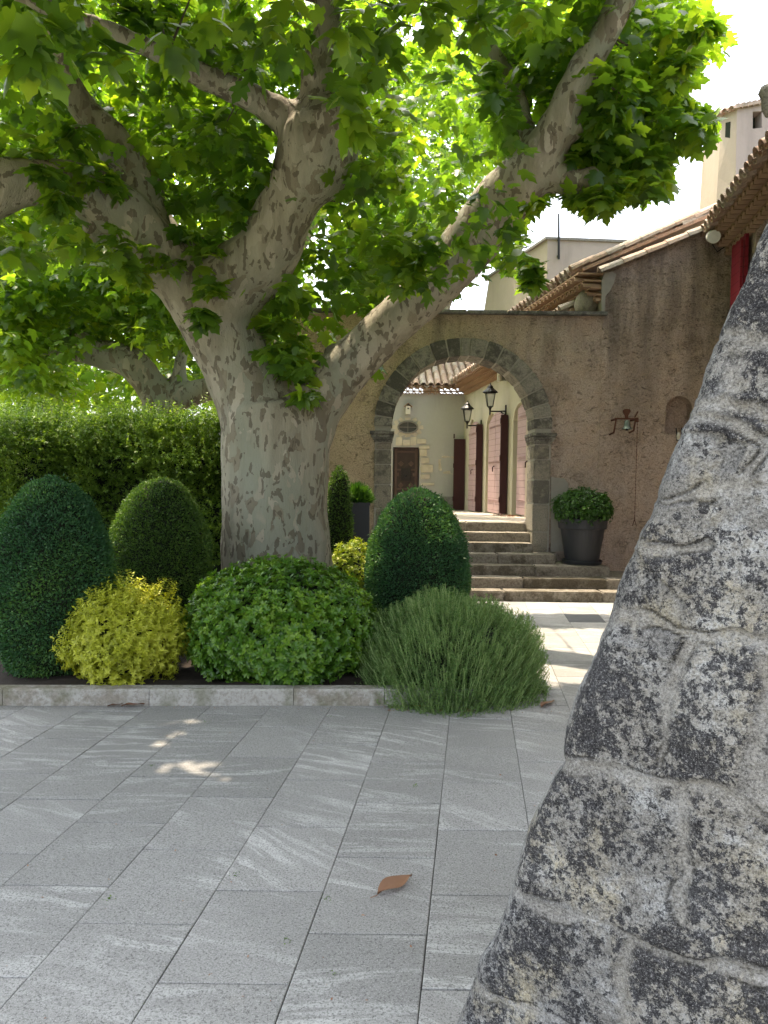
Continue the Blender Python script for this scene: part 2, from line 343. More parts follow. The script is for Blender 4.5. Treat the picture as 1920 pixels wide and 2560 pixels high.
M_DARKSLAB = slabmat('dark_slab', (.10, .105, .11), (.13, .135, .14), (.25, .26, .27))
M_JOINT = plain('joint_sand', (.07, .068, .055), .95, .5, 60)
M_COURT = plain('courtyard_gravel', (.42, .36, .30), .95, .25, 9, .3)
M_GROUND = plain('ground_earth', (.10, .10, .05), .95, .5, 3)
def buttress_mat():
    m = Mat('lichened_limestone'); j = m.attr('joint'); r = m.attr('blk')
    x, y, z = m.xyz()
    warp = m.noise(3.5, 4, .6, col=True)
    n0 = m.noise(2.3, 5, .6); nA = m.noise(9, 8, .75); nB = m.noise(46, 6, .78); nC = m.noise(170, 5, .8); nD = m.noise(330, 2, .6)
    col = m.mix(n0, (.17, .17, .165), (.28, .275, .26))
    col = m.mix(r, m.mix(1.0, col, (.85, .86, .88), 'MULTIPLY'), m.mix(1.0, col, (1.25, 1.2, 1.08), 'MULTIPLY'))
    oc = m.math('MULTIPLY', m.ramp(m.noise(3.1, 5, .65, m.map(loc=(3, 8, 1))), [(.50, 0), (.64, 1)]), m.ramp(m.noise(30, 5, .7), [(.38, .25), (.58, .9)]))
    col = m.mix(oc, col, (.46, .41, .28))
    wh = m.math('MULTIPLY', m.ramp(m.noise(5.5, 7, .72, m.map(loc=(9, 2, 4))), [(.48, 0), (.60, 1)]), m.ramp(nB, [(.42, .1), (.56, .9)]))
    col = m.mix(wh, col, (.54, .56, .56))
    edge = m.attr('edge')
    bthr = m.math('ADD', m.math('MULTIPLY', m.math('SUBTRACT', nA, .5), 1.2), m.math('ADD', m.math('MULTIPLY', m.math('SUBTRACT', nB, .5), 2.2), m.math('MULTIPLY', m.math('SUBTRACT', m.noise(2.6, 3, .6, m.map(loc=(1, 1, 7))), .5), 1.0)))
    bthr = m.math('ADD', bthr, m.math('ADD', m.math('MULTIPLY', edge, .22), m.math('MULTIPLY', m.math('SUBTRACT', r, .5), .30)))
    bk = m.math('MULTIPLY', m.ramp(bthr, [(.09, 0), (.18, 1)]), m.math('SUBTRACT', 1.0, m.math('MULTIPLY', j, .65)))
    col = m.mix(m.math('MULTIPLY', bk, .93), col, m.mix(nC, (.018, .018, .022), (.05, .05, .055)))
    col = m.mix(m.ramp(m.noise(85, 5, .75, m.map(loc=(2, 6, 3))), [(.36, .85), (.47, 0)]), col, m.mix(1.0, col, (.22, .22, .23), 'MULTIPLY'))
    # round colonies
    vr = m.n('ShaderNodeTexVoronoi'); m.put(vr.inputs['Vector'], m.vmath('ADD', m.pos, m.vmath('MULTIPLY', m.noise(40, 3, .6, col=True), (.02, .02, .02)))); vr.inputs['Scale'].default_value = 26
    sz = m.math('MULTIPLY', m.ramp(m.xyz(vr.outputs['Color'])[0], [(.55, 0), (1, 1)]), .0135*26)
    ring = m.ramp(m.math('SUBTRACT', m.math('ADD', vr.outputs['Distance'], m.math('MULTIPLY', m.math('SUBTRACT', nC, .5), .12)), sz), [(0, 1), (.03, 0)])
    col = m.mix(m.math('MULTIPLY', ring, .85), col, (.03, .03, .033))
    mor = m.mix(m.noise(18, 6, .7), (.24, .238, .228), (.46, .44, .385))
    col = m.mix(m.math('MULTIPLY', j, m.ramp(nB, [(.42, .15), (.60, .85)])), col, mor)
    crack = m.attr('crack')
    col = m.mix(m.math('MULTIPLY', crack, m.ramp(m.noise(14, 3, .6), [(.38, .1), (.56, .95)])), col, (.025, .024, .022))
    col = m.mix(m.ramp(nC, [(.40, .8), (.50, 0)]), col, m.mix(1.0, col, (.28, .28, .29), 'MULTIPLY'))
    col = m.mix(m.ramp(nC, [(.55, 0), (.66, .4)]), col, (.60, .60, .58))
    col = m.mix(m.ramp(nD, [(.60, 0), (.72, .4)]), col, (.7, .7, .68))
    ch = m.noise(55, 3, .6, m.map((1, 1, 2.2), (0, .5, 0)))
    h = m.math('ADD', m.math('ADD', nB, m.math('MULTIPLY', nC, .5)), m.math('MULTIPLY', ch, .6))
    h = m.math('SUBTRACT', h, m.math('MULTIPLY', crack, 1.2))
    return m.fin(m.bsdf(col, .93, m.bump(h, .9, .008), .15))
M_BUTT = buttress_mat()
# ================================================================== SETTING: ground
tag(MB(), ) if False else None
b = MB(); b.add([(-300, -300, -.03), (300, -300, -.03), (300, 300, -.03), (-300, 300, -.03)], [(0, 1, 2, 3)])
tag(b.build('ground', M_GROUND), kind='structure')
# joint bed under the slabs
b = MB(); b.add([(-9, -4, -.008), (9, -4, -.008), (9, 12.5, -.008), (-9, 12.5, -.008)], [(0, 1, 2, 3)])
tag(b.build('joint_bed', M_JOINT), kind='structure')
def on_patio(x, y): return -8 < x < 5.2 and -3 < y < 11.3
b = MB(); bd = MB(); SL = .544; SW = .418; GAP = .0026
dark_at = G(1262, 1335)
for ci in range(-22, 16):
    off = 2.35 if ci % 2 == 0 else 2.625
    off += random.uniform(-.03, .03)
    for cj in range(-12, 20):
        y0 = off+cj*SL; y1 = y0+SL
        def P(u, y): return (.126+(u)*SW+.118*(y-2.23), y)
        gx = GAP*random.uniform(.4, 1.0)/SW
        GY = GAP*random.uniform(.8, 2.2); q = [None, P(ci+1-gx, y0+GY), P(ci+1-gx, y1-GAP), P(ci+gx, y1-GAP)]
        q[0] = P(ci+gx, y0+GY)
        cx = sum(p[0] for p in q)/4; cy = sum(p[1] for p in q)/4
        if not on_patio(cx, cy): continue
        tgt = bd if (abs(cx-dark_at.x) < .21 and abs(cy-dark_at.y) < .27) else b
        z = random.uniform(-.0012, .0012)
        tgt.cur = random.random()
        bv = .004
        top = [(x, y, z) for x, y in q]
        out = [(x, y, z-.02) for x, y in q]
        inn = [(x+(cx-x)/abs(cx-x)*bv, y+(cy-y)/abs(cy-y)*bv, z+.0015) for x, y in q]
        tgt.add(inn+top+out, [(0, 1, 2, 3)]+[(4+i, 4+(i+1) % 4, (i+1) % 4, i) for i in range(4)]+[(8+i, 8+(i+1) % 4, 4+(i+1) % 4, 4+i) for i in range(4)])
tag(b.build('paving', M_SLAB), kind='structure')
if bd.v: tag(bd.build('dark_paving_slab', M_DARKSLAB), kind='structure')
# planting bed soil
kl = G(-60, 1525); kr = G(1030, 1525)
YK = (kl.y+kr.y)/2
b = MB(); n = 50; xs = np.linspace(-8, kr.x+.25, n); ys = np.linspace(YK+.12, 9.9, 40)
vs = [(x, y, .075+.04*mnoise.noise(Vector((x*3, y*3, 0)))+.03*mnoise.noise(Vector((x*9, y*9, 1)))) for y in ys for x in xs]
b.add(vs, [(j*n+i, j*n+i+1, (j+1)*n+i+1, (j+1)*n+i) for j in range(39) for i in range(n-1)])
tag(b.build('soil', M_SOIL, smooth=True), kind='structure')
# ================================================================== kerb
kerb = thing('garden_kerb', 'low pale stone kerb along the front of the planting bed', 'kerb', (kl+kr)/2)
edges = [-8.0, -3.45, -2.62, -1.62, -.62, .02, .34, kr.x]
def kz(x): t = (x-kl.x)/(kr.x-kl.x); return kl.y+(kr.y-kl.y)*t
for i in range(len(edges)-1):
    x0, x1 = edges[i]+.002, edges[i+1]-.002; n = 14; b = MB(); b.cur = random.random()
    vs = []
    for k in range(n+1):
        x = x0+(x1-x0)*k/n; y = kz(x); e = .003*mnoise.noise(Vector((x*7, 1, 2)))
        vs += [(x, y+e, -.01), (x, y+e, .105), (x, y+.010, .118+e), (x, y+.11, .118), (x, y+.13, .105), (x, y+.13, -.01)]
    b.add(vs, [(k*6+j, (k+1)*6+j, (k+1)*6+j+1, k*6+j+1) for k in range(n) for j in range(5)]+[(0, 1, 2, 3, 4, 5), tuple(n*6+q for q in (5, 4, 3, 2, 1, 0))])
    b.build('kerb_stone', M_KERB, kerb)
# right side return of the kerb, mostly under the rosemary
b = MB(); b.cur = .4; b.box((kr.x-.06, YK+2.2, .05), (.12, 4.1, .11)); b.build('kerb_stone', M_KERB, kerb)
# ================================================================== gateway wall
YW = 11.4; TH = .5
def WX(px): return U(px, 900, YW).x
def WZ(py, px=1000): return U(px, py, YW).z
AC = U(1000, 925, YW); RI = R_(153, YW); RO = R_(192, YW)
WTOP = WZ(681, 1110)
XL, XR = WX(610), max(WX(1302), U(1303, 586, YW).x)+.02
gate = thing('gateway_wall', 'weathered ochre stucco garden wall with a round stone archway', 'wall', (AC.x, YW, 0))
def arch_wall(b, x0, x1, z0, z1, cx, r, zs, y0, y1, n=40):
    arc = [(cx-r*math.cos(math.pi*k/n), zs+r*math.sin(math.pi*k/n)) for k in range(n+1)]
    loops = []
    polys = [[(x0, z0), (cx-r, z0), (cx-r, zs), (x0, zs)], [(x0, zs), (cx-r, zs), (cx-r, z1), (x0, z1)],
             [(cx+r, z0), (x1, z0), (x1, zs), (cx+r, zs)], [(cx+r, zs), (x1, zs), (x1, z1), (cx+r, z1)]]
    for k in range(n):
        (xa, za), (xb, zb) = arc[k], arc[k+1]; polys.append([(xa, za), (xb, zb), (xb, z1), (xa, z1)])
    for pl in polys:
        for yy in (y0, y1): b.add([(x, yy, z) for x, z in pl], [(0, 1, 2, 3)])
    for k in range(n):
        (xa, za), (xb, zb) = arc[k], arc[k+1]; b.add([(xa, y0, za), (xb, y0, zb), (xb, y1, zb), (xa, y1, za)], [(0, 1, 2, 3)])
    for xx, za, zb in ((cx-r, z0, zs), (cx+r, z0, zs), (x0, z0, z1), (x1, z0, z1)):
        b.add([(xx, y0, za), (xx, y0, zb), (xx, y1, zb), (xx, y1, za)], [(0, 1, 2, 3)])
    b.add([(x0, y0, z1), (x1, y0, z1), (x1, y1, z1), (x0, y1, z1)], [(0, 1, 2, 3)])
b = MB(); arch_wall(b, XL, XR, -.02, WTOP, AC.x, RI+.03, AC.z, YW, YW+TH); b.build('wall', M_STUCCO, gate)
# voussoirs and jambs (mortar bed behind, stones proud)
def ring_seg(b, a0, a1, ri, ro, y0, y1, n=5):
    vs = []
    for k in range(n+1):
        a = a0+(a1-a0)*k/n; c, s_ = -math.cos(a), math.sin(a)
        vs += [(AC.x+c*ri, y0, AC.z+s_*ri), (AC.x+c*ro, y0, AC.z+s_*ro), (AC.x+c*ro, y1, AC.z+s_*ro), (AC.x+c*ri, y1, AC.z+s_*ri)]
    fs = []
    for k in range(n):
        for j in range(4): fs.append((k*4+j, k*4+(j+1) % 4, (k+1)*4+(j+1) % 4, (k+1)*4+j))
    fs += [(0, 1, 2, 3), tuple(n*4+q for q in (3, 2, 1, 0))]; b.add(vs, fs)
b = MB(); ring_seg(b, 0, math.pi, RI+.012, RO-.01, YW-.035, YW+TH+.01, 48)
jz = WZ(940); base_z = .54
for sx in (-1, 1):
    x0 = AC.x+sx*(RI+.012); x1 = AC.x+sx*(RO-.02); b.box(((x0+x1)/2, YW+TH/2-.005, (base_z+AC.z)/2), (abs(x1-x0), TH+.05, AC.z-base_z))
b.build('mortar', M_MORTAR, gate)
b = MB(); cuts = [0, .13, .31, .49, .70, .92, 1.16, 1.36, 1.52, 1.63, 1.84, 2.02, 2.24, 2.45, 2.66, 2.84, 3.0, math.pi]
for i in range(len(cuts)-1):
    b.cur = random.random(); g = .006+.007*random.random(); e = random.uniform(-.006, .006)
    ring_seg(b, cuts[i]+g, cuts[i+1]-g, RI+random.uniform(-.006, .006), RO+e, YW-.052+random.uniform(-.006, .006), YW+TH+.022)
o = b.build('voussoirs', M_ARCH, gate, bevel=.008)
for sx in (-1, 1):
    b = MB(); z = base_z if sx > 0 else base_z-.1
    hs = [.30, .42, .36, .30, .22, .26, .3, .3, .3]
    for hgt in hs:
        if z > jz-.14: break
        h2 = min(hgt, jz-.13-z); b.cur = random.random()
        xi = AC.x+sx*(RI+random.uniform(-.004, .004)); xo = AC.x+sx*(RO-.03+random.uniform(-.02, .02))
        if z < .75 and sx > 0: xi = AC.x+sx*RI
        b.box(((xi+xo)/2, YW+TH/2-.012, z+h2/2), (abs(xo-xi), TH+.07, h2-.012)); z += hgt
    b.build('jamb', M_JAMB, gate, bevel=.012)
    b = MB(); b.cur = .6
    for (zz, hh, pr) in ((jz+.02, .05, .075), (jz-.03, .045, .055), (jz-.07, .035, .035), (jz-.105, .03, .015)):
        xi = AC.x+sx*(RI-pr*.5); xo = AC.x+sx*(RO-.02+pr); b.box(((xi+xo)/2, YW+TH/2-.01, zz), (abs(xo-xi), TH+.1+pr, hh-.001))
    b.build('impost', M_ARCH, gate, bevel=.006)
b = MB(); x = XL
while x < XR-.05:
    L = min(random.uniform(.5, .9), XR-x); b.cur = random.random(); b.box((x+L/2, YW+TH/2-.02, WTOP+.03+random.uniform(-.004, .004)), (L-.006, TH+.12, .055)); x += L
b.build('coping', M_COPING, gate, bevel=.01)
# grey render patch beside the right jamb
b = MB(); pts = [(1190, 1030), (1218, 1033), (1228, 1045), (1228, 1080), (1222, 1110), (1230, 1150), (1222, 1190), (1190, 1192)]
b.prism([U(x, y, YW-.02) for x, y in pts], (0, .03, 0)); b.build('render_patch', M_PATCH, gate)
# ================================================================== steps
steps = thing('stone_steps', 'seven worn stone steps climbing into the archway', 'steps', (1.2, 10.1, 0))
RH = .135
def SX(px, Y): return U(px, 1200, Y).x
Y1 = G(1150, 1300).y
for k in range(7):
    yk = Y1+.30*k; zt = RH*(k+1); z0 = zt-RH-.03 if k else -.02
    if k < 2: xa, xb = -.6, 4.6
    elif k == 2: xa, xb = -.5, SX(1319, yk)
    elif k == 3: xa, xb = -.3, SX(1201, yk)
    else: xa, xb = AC.x-RI+.004, AC.x+RI-.004
    b = MB(); x = xa; yb = YW+.9
    if k == 3: yb = YW+.2
    while x < xb-.05:
        L = min(random.uniform(.9, 1.5), xb-x)
        if xb-x-L < .3: L = xb-x
        b.cur = random.random(); b.box((x+L/2, (yk+yb)/2, (z0+zt)/2), (L-.006, yb-yk, zt-z0)); x += L
    if k == 4:
        b.cur = .5; b.box((AC.x+RO-.09, YW-.02, (.405+.54)/2+.001), (.36, .2, .13))
    o = b.build('step', M_STEP, steps, bevel=.014)
    cuts_len = .16; rough_up(o, .007, 4.0, k*3.1, cuts=3)
# ================================================================== courtyard floor
YE = 21.0
def CZ(y): return .945-.0218*max(0, y-12.5)
b = MB(); b.cur = .3
b.add([(-7, 12.2, CZ(12.5)-.002), (6, 12.2, CZ(12.5)-.002), (6, 12.5, .943), (-7, 12.5, .943), (6, 26, CZ(26)), (-7, 26, CZ(26)), (-7, 12.2, 0), (6, 12.2, 0)], [(0, 1, 2, 3), (3, 2, 4, 5), (6, 7, 1, 0)])
tag(b.build('courtyard_floor', M_COURT), kind='structure')
# ================================================================== tile roof and eaves
def half_tile(b, p, ax, up, L, r0, r1, flip=1, n=7):
    ax = Vector(ax).normalized(); up = Vector(up); sd = ax.cross(up).normalized(); up = sd.cross(ax).normalized()*flip
    vs = []; t = .014
    for rr in (0, t):
        for d, r in ((0, r0), (L, r1)):
            for k in range(n):
                a = math.pi*k/(n-1); vs.append(Vector(p)+ax*d+sd*math.cos(a)*(r-rr)+up*math.sin(a)*(r-rr))
    f = []
    for k in range(n-1):
        f.append((k, k+1, n+k+1, n+k)); f.append((2*n+k, 3*n+k, 3*n+k+1, 2*n+k+1)); f.append((k, 2*n+k, 2*n+k+1, k+1)); f.append((n+k, n+k+1, 3*n+k+1, 3*n+k))
    b.add(vs, f)
def tile_roof(name, parent, p0, udir, vdir, nu, nv, sp=.2, L=.4, ex=.28):
    b = MB(); u = Vector(udir).normalized(); v = Vector(vdir).normalized(); nn = u.cross(v).normalized()
    if nn.z < 0: nn = -nn
    for i in range(nu):
        for j in range(nv):
            b.cur = random.random(); jit = Vector((random.uniform(-.012, .012), 0, 0))
            half_tile(b, Vector(p0)+u*(i*sp)+v*(j*ex)+nn*(.03+.012)+jit, v+nn*.045, nn, L, .088, .075)
            if j < 2:
                half_tile(b, Vector(p0)+u*((i+.5)*sp)+v*(j*ex)+nn*.055, v, nn, L, .08, .088, -1)
    Lu = nu*sp; Lv = nv*ex
    P0 = Vector(p0)-u*.1+nn*-.03
    b.cur = .2; b.prism([P0+v*.12, P0+v*.12+u*Lu, P0+u*Lu+v*Lv, P0+v*Lv], nn*.045)
    return b.build(name, M_TILE, parent, smooth=False)
def genoise(parent, p0, p1, outd, rows=2, r=.075, step=.1, name='eave_corbels', mat=None):
    b = MB(); p0 = Vector(p0); p1 = Vector(p1); d = (p1-p0); L = d.length; d.normalize(); outd = Vector(outd).normalized(); n = int(L/(r*2.25))
    for row in range(rows):
        for i in range(n):
            b.cur = random.random()
            q = p0+d*((i+.5+.5*(row % 2))*L/n)+Vector((0, 0, row*.10-.02))-outd*.05
            half_tile(b, q, outd, Vector((0, 0, 1)), .05+step*(row+1), r, r, 1, 6)
        q0 = p0+Vector((0, 0, row*.10+.065)); e = outd*(step*(row+1)-.012)
        b.cur = .8; b.prism([q0-outd*.05, q0+d*L-outd*.05, q0+d*L+e, q0+e], (0, 0, .022))
    return b.build(name, mat or M_GENOISE, parent)
# ================================================================== courtyard end house
endh = thing('chapel_house', 'pale grey plastered house at the end of the courtyard under a clay tile roof', 'house', (0, YE, CZ(YE)))
def EX(px, py=950, Y=YE): return U(px, py, Y)
zev = EX(950, 850).z; xeL = EX(700).x; xeR = EX(1012).x
dz = EX(878, 966).z; dxl, dxr = EX(849).x, EX(907).x
b = MB(); zb = .5
b.box(((xeL+dxl)/2, YE+.25, (zb+zev)/2), (dxl-xeL, .5, zev-zb)); b.box(((dxr+xeR+.6)/2, YE+.25, (zb+zev)/2), (xeR+.6-dxr, .5, zev-zb))
b.box(((dxl+dxr)/2, YE+.25, (dz+zev)/2), (dxr-dxl, .498, zev-dz)); b.box(((dxl+dxr)/2, YE+.45, (zb+dz)/2), (dxr-dxl+.1, .1, dz-zb))
b.build('wall', M_GREYPL, endh)
genoise(endh, (xeL, YE, zev-.02), (xeR+.25, YE, zev-.02), (0, -1, 0), 2)
tile_roof('roof', endh, (xeL-.1, YE-.28, zev+.14), (1, 0, 0), (0, 1, .44), 24, 10)
b = MB(); b.cur = .5; b.box(((xeL+xeR)/2+.3, YE+2.35, zev+1.28), (xeR-xeL+1.5, .22, .1)); b.build('ridge', M_COPING, endh)
# plinth
b = MB(); b.box(((dxr+xeR)/2+.2, YE-.03, CZ(YE)+.16), (xeR-dxr+.2, .06, .45)); b.build('plinth', M_COPING, endh)
door = MB(); door.box(((dxl+dxr)/2, YE+.12, (CZ(YE)-.05+dz)/2), (dxr-dxl-.06, .06, dz-CZ(YE)+.05)); door = door.build('door', M_WOOD, endh)
dc = EX(877, 1025)
b = MB()
for zz in (dz-.12, dz-.62, dz-1.15, dz-1.6):
    b.box((dc.x, YE+.085, zz), (dxr-dxl-.1, .02, .05))
for xx in (dxl+.09, dxr-.09): b.box((xx, YE+.084, dz-.9), (.07, .022, 1.7))
for sx in (-1, 1):
    for zz in (-.3, .3): b.box((dc.x+sx*.14, YE+.083, dc.z+zz), (.12, .02, .12), Matrix.Rotation(.78, 3, 'Y'))
    b.box((dc.x+sx*.24, YE+.08, dc.z), (.10, .035, .1))
b.build('door_moulding', M_OAK, door)
b = MB(); b.box((dc.x, YE+.075, dc.z), (.27, .04, .34)); b.box((dc.x, YE+.05, dc.z), (.21, .02, .28)); b.prism([(dc.x-.07, YE+.04, dc.z), (dc.x+.07, YE+.04, dc.z), (dc.x, YE+.04, dc.z+.11)], (0, -.015, 0))
b.lathe(Vector((dc.x, YE+.04, dc.z-.05)), [(0, -.04), (.03, -.03), (.042, 0), (.03, .03), (0, .04)], 12); b.build('knocker_panel', M_DARKWOOD, door)
# stone frame of the door and blocked openings
b = MB(); frs = [(835, 955, 22, 14), (862, 953, 14, 18), (878, 956, 16, 12), (893, 953, 12, 17), (911, 953, 20, 10), (916, 966, 22, 8), (914, 978, 16, 14), (918, 995, 18, 13), (922, 1012, 26, 17), (918, 1030, 20, 10), (924, 1046, 30, 6), (914, 1066, 14, 18)]
for (x, y, w_, h_) in frs:
    b.cur = random.random(); p = EX(x, y, YE-.012); b.box(p, (R_(w_, YE), .05, R_(h_, YE)))
o = b.build('door_surround', M_BLOCKEDSTONE, endh, bevel=.012); rough_up(o, .02, 6, 2.0); b = MB()
for a in range(12):
    t = a*math.pi/6; p = EX(881+27*math.cos(t), 923-17*math.sin(t), YE-.005); b.cur = random.random(); b.box(p, (R_(13, YE), .03, R_(8, YE)), Matrix.Rotation(t+1.57 if a % 3 else 0, 3, 'Y'))
o = b.build('window_surround', M_BLOCKEDSTONE, endh, bevel=.008); rough_up(o, .02, 6, 2.0); b = MB()
for a in range(0):
    t = a*2*math.pi/14; p = EX(967+17*math.copysign(min(1, abs(1.25*math.cos(t))), math.cos(t)), 1004-17*math.copysign(min(1, abs(1.25*math.sin(t))), math.sin(t)), YE-.004); b.cur = random.random(); b.box(p, (R_(random.uniform(5, 9), YE), .016, R_(random.uniform(3, 6), YE)))
for sx_, sz_, w_, h_ in ((-17, 0, 7, 24), (17, 2, 6, 22), (0, -17, 26, 6), (1, 17, 22, 5)):
    b = MB(); q0 = EX(967+sx_, 1004+sz_, YE-.004); b.cur = random.random(); b.box(q0, (R_(w_, YE), .018, R_(h_, YE))); o = b.build('blocked_window_stone', M_BLOCKEDSTONE, endh, bevel=.006); cuts_len = .1; rough_up(o, .045, 9, sx_, cuts=3)
wc = EX(881, 923); b = MB(); n = 28
b.add([wc+Vector((R_(20, YE)*math.cos(2*math.pi*k/n), -.04, R_(11.5, YE)*math.sin(2*math.pi*k/n))) for k in range(n)], [tuple(range(n))])
ov = b.build('oval_window', M_GLASSD, endh)
b = MB(); pr = [wc+Vector((R_(21, YE)*math.cos(2*math.pi*k/n), -.045, R_(12.3, YE)*math.sin(2*math.pi*k/n))) for k in range(n+1)]
b.tube(pr, .022, 6, False); b.bar(wc+Vector((-R_(20, YE), -.05, 0)), wc+Vector((R_(20, YE), -.05, 0)), .012, .012); b.bar(wc+Vector((0, -.05, -R_(11, YE))), wc+Vector((0, -.05, R_(11, YE))), .012, .012)
b.build('frame', M_COPING, ov)
bh = EX(881.5, 886, YE-.08)
bird = thing('birdhouse', 'tiny white birdhouse with a pitched roof hanging above the oval window', 'birdhouse', bh)
b = MB(); b.box(bh, (.13, .12, .22)); b.build('box', M_WHITE, bird)
b = MB(); b.bar(bh+Vector((-.11, -.0, .09)), bh+Vector((.0, -.0, .19)), .16, .018); b.bar(bh+Vector((.11, -.0, .09)), bh+Vector((.0, -.0, .19)), .16, .018); b.build('roof', M_TILE, bird)
b = MB(); b.tube([bh+Vector((0, -.062, .04)), bh+Vector((0, -.055, .04))], .022, 10); b.build('entrance_hole', M_IRON, bird)
# ================================================================== shuttered wing
def WP(Y, z, out=0.0):                 # point on the shuttered facade
    return Vector((4.428-.107*Y-out, Y, z))
wd = Vector((-.107, 1, 0)).normalized(); wo = Vector((-1, -.107, 0)).normalized()
wing = thing('shuttered_wing', 'long yellow plastered wing with arched doorways and plum shutters beyond the archway', 'house', WP(16, CZ(16)))
opens = [(15.15, 16.1), (17.6, 18.45), (19.75, 20.3)]; zsp = 2.86; zt = 3.2; EZ = 3.93
def wing_wall():
    b = MB(); ya, yb = 12.0, YE; n = 12
    prev = ya
    def quad(y0, y1, za, zb, dep=0): b.add([WP(y0, za, -dep), WP(y1, za, -dep), WP(y1, zb, -dep), WP(y0, zb, -dep)], [(0, 1, 2, 3)])
    for (o0, o1) in opens:
        quad(prev, o0, .5, EZ+.1); prev = o1
        pts = [(o0+(o1-o0)*k/n, zsp+(zt-zsp)*math.sqrt(max(0, 1-(2*k/n-1)**2))) for k in range(n+1)]
        for k in range(n):
            (y0, z0), (y1, z1) = pts[k], pts[k+1]
            b.add([WP(y0, z0), WP(y1, z1), WP(y1, EZ+.1), WP(y0, EZ+.1)], [(0, 1, 2, 3)])
            b.add([WP(y0, z0), WP(y1, z1), WP(y1, z1, -.34), WP(y0, z0, -.34)], [(0, 1, 2, 3)])
        for yy in (o0, o1): b.add([WP(yy, .5), WP(yy, zsp), WP(yy, zsp, -.34), WP(yy, .5, -.34)], [(0, 1, 2, 3)])
        quad(o0-.1, o1+.1, .5, zt+.1, .34)
    quad(prev, yb, .5, EZ+.1)
    b.add([WP(ya, .5), WP(ya, EZ+.1), WP(ya, EZ+.1, -3), WP(ya, .5, -3)], [(0, 1, 2, 3)])
    return b.build('wall', M_YELPL, wing)
wing_wall()
genoise(wing, WP(11.95, EZ), WP(YE-.3, EZ), wo, 3, .07, .11)
tile_roof('roof', wing, WP(11.9, EZ+.27, .45), wd, Vector((1, 0, .36)), 45, 9)
def shutter_leaf(y0, y1, off0, off1, ztop0, ztop1, peak, nleaf=2):
    zb_ = CZ((y0+y1)/2)+.03; th = .045; root = None
    for q in range(nleaf):
        a, c = q/nleaf, (q+1)/nleaf; g = .012
        ya, yc = y0+(y1-y0)*a+g*(q > 0), y0+(y1-y0)*c-g*(q < nleaf-1); oa, oc = off0+(off1-off0)*a, off0+(off1-off0)*c
        m_ = 6; top = []
        for k in range(m_+1):
            t = k/m_; s_ = a+(c-a)*t; zz = ztop0+(ztop1-ztop0)*s_+peak*math.sin(math.pi*min(1, max(0, s_)))
            top.append(WP(ya+(yc-ya)*t, zz, oa+(oc-oa)*t))
        poly = [WP(ya, zb_, oa)]+top+[WP(yc, zb_, oc)]
        b = MB(); b.prism(poly, -wo*th); sh = b.build('shutter', M_SHUT, wing)
        d_ = (WP(yc, 0, oc)-WP(ya, 0, oa)).normalized()
        for zz in (zb_+.28, zb_+1.15, zb_+1.95):
            b = MB(); b.bar(WP(ya, zz, oa+.006)+d_*.05, WP(yc, zz, oc+.006)-d_*.08, .012, .045, Vector((0, 0, 1)))
            for k in range(6): b.box(WP(ya, zz, oa+.014)+d_*(.08+k*.09), (.016, .016, .03))
            b.build('hinge_strap', M_SHUT, sh)
        if q == 0 and nleaf > 1:
            b = MB(); pz = WP(yc, zb_+1.05, oc+.03); b.tube([pz+Vector((0, -.04, .0)), pz+Vector((-.03, -.04, -.02)), pz+Vector((-.03, -.04, -.12))], .012, 6); b.bar(pz+Vector((0, -.1, 0)), pz+Vector((0, .05, 0)), .012, .03); b.build('latch', M_SHUTEDGE, sh)
def edge_leaf(y, o0, o1, ztop):        # folded leaf standing out from the wall, seen edge on
    zb_ = CZ(y)+.03; b = MB(); b.prism([WP(y, zb_, o0), WP(y, ztop, o0), WP(y, ztop, o1), WP(y, zb_, o1)], wd*.05); sh = b.build('shutter', M_SHUTEDGE, wing)
    for zz in (zb_+.3, zb_+1.2, zb_+2.0): b = MB(); b.box(WP(y-.01, zz, o1+.008), (.03, .05, .12)); b.build('hinge_strap', M_SHUTEDGE, sh)
shutter_leaf(13.9, 15.42, .10, .10, 3.12, 3.05, .1)
edge_leaf(16.44, .02, .17, 3.02); shutter_leaf(16.5, 17.85, .12, .09, 3.02, 2.9, .16)
edge_leaf(18.74, .02, .17, 2.98); shutter_leaf(18.8, 19.95, .12, .09, 2.98, 2.85, .16)
edge_leaf(20.75, .02, .32, 2.72)
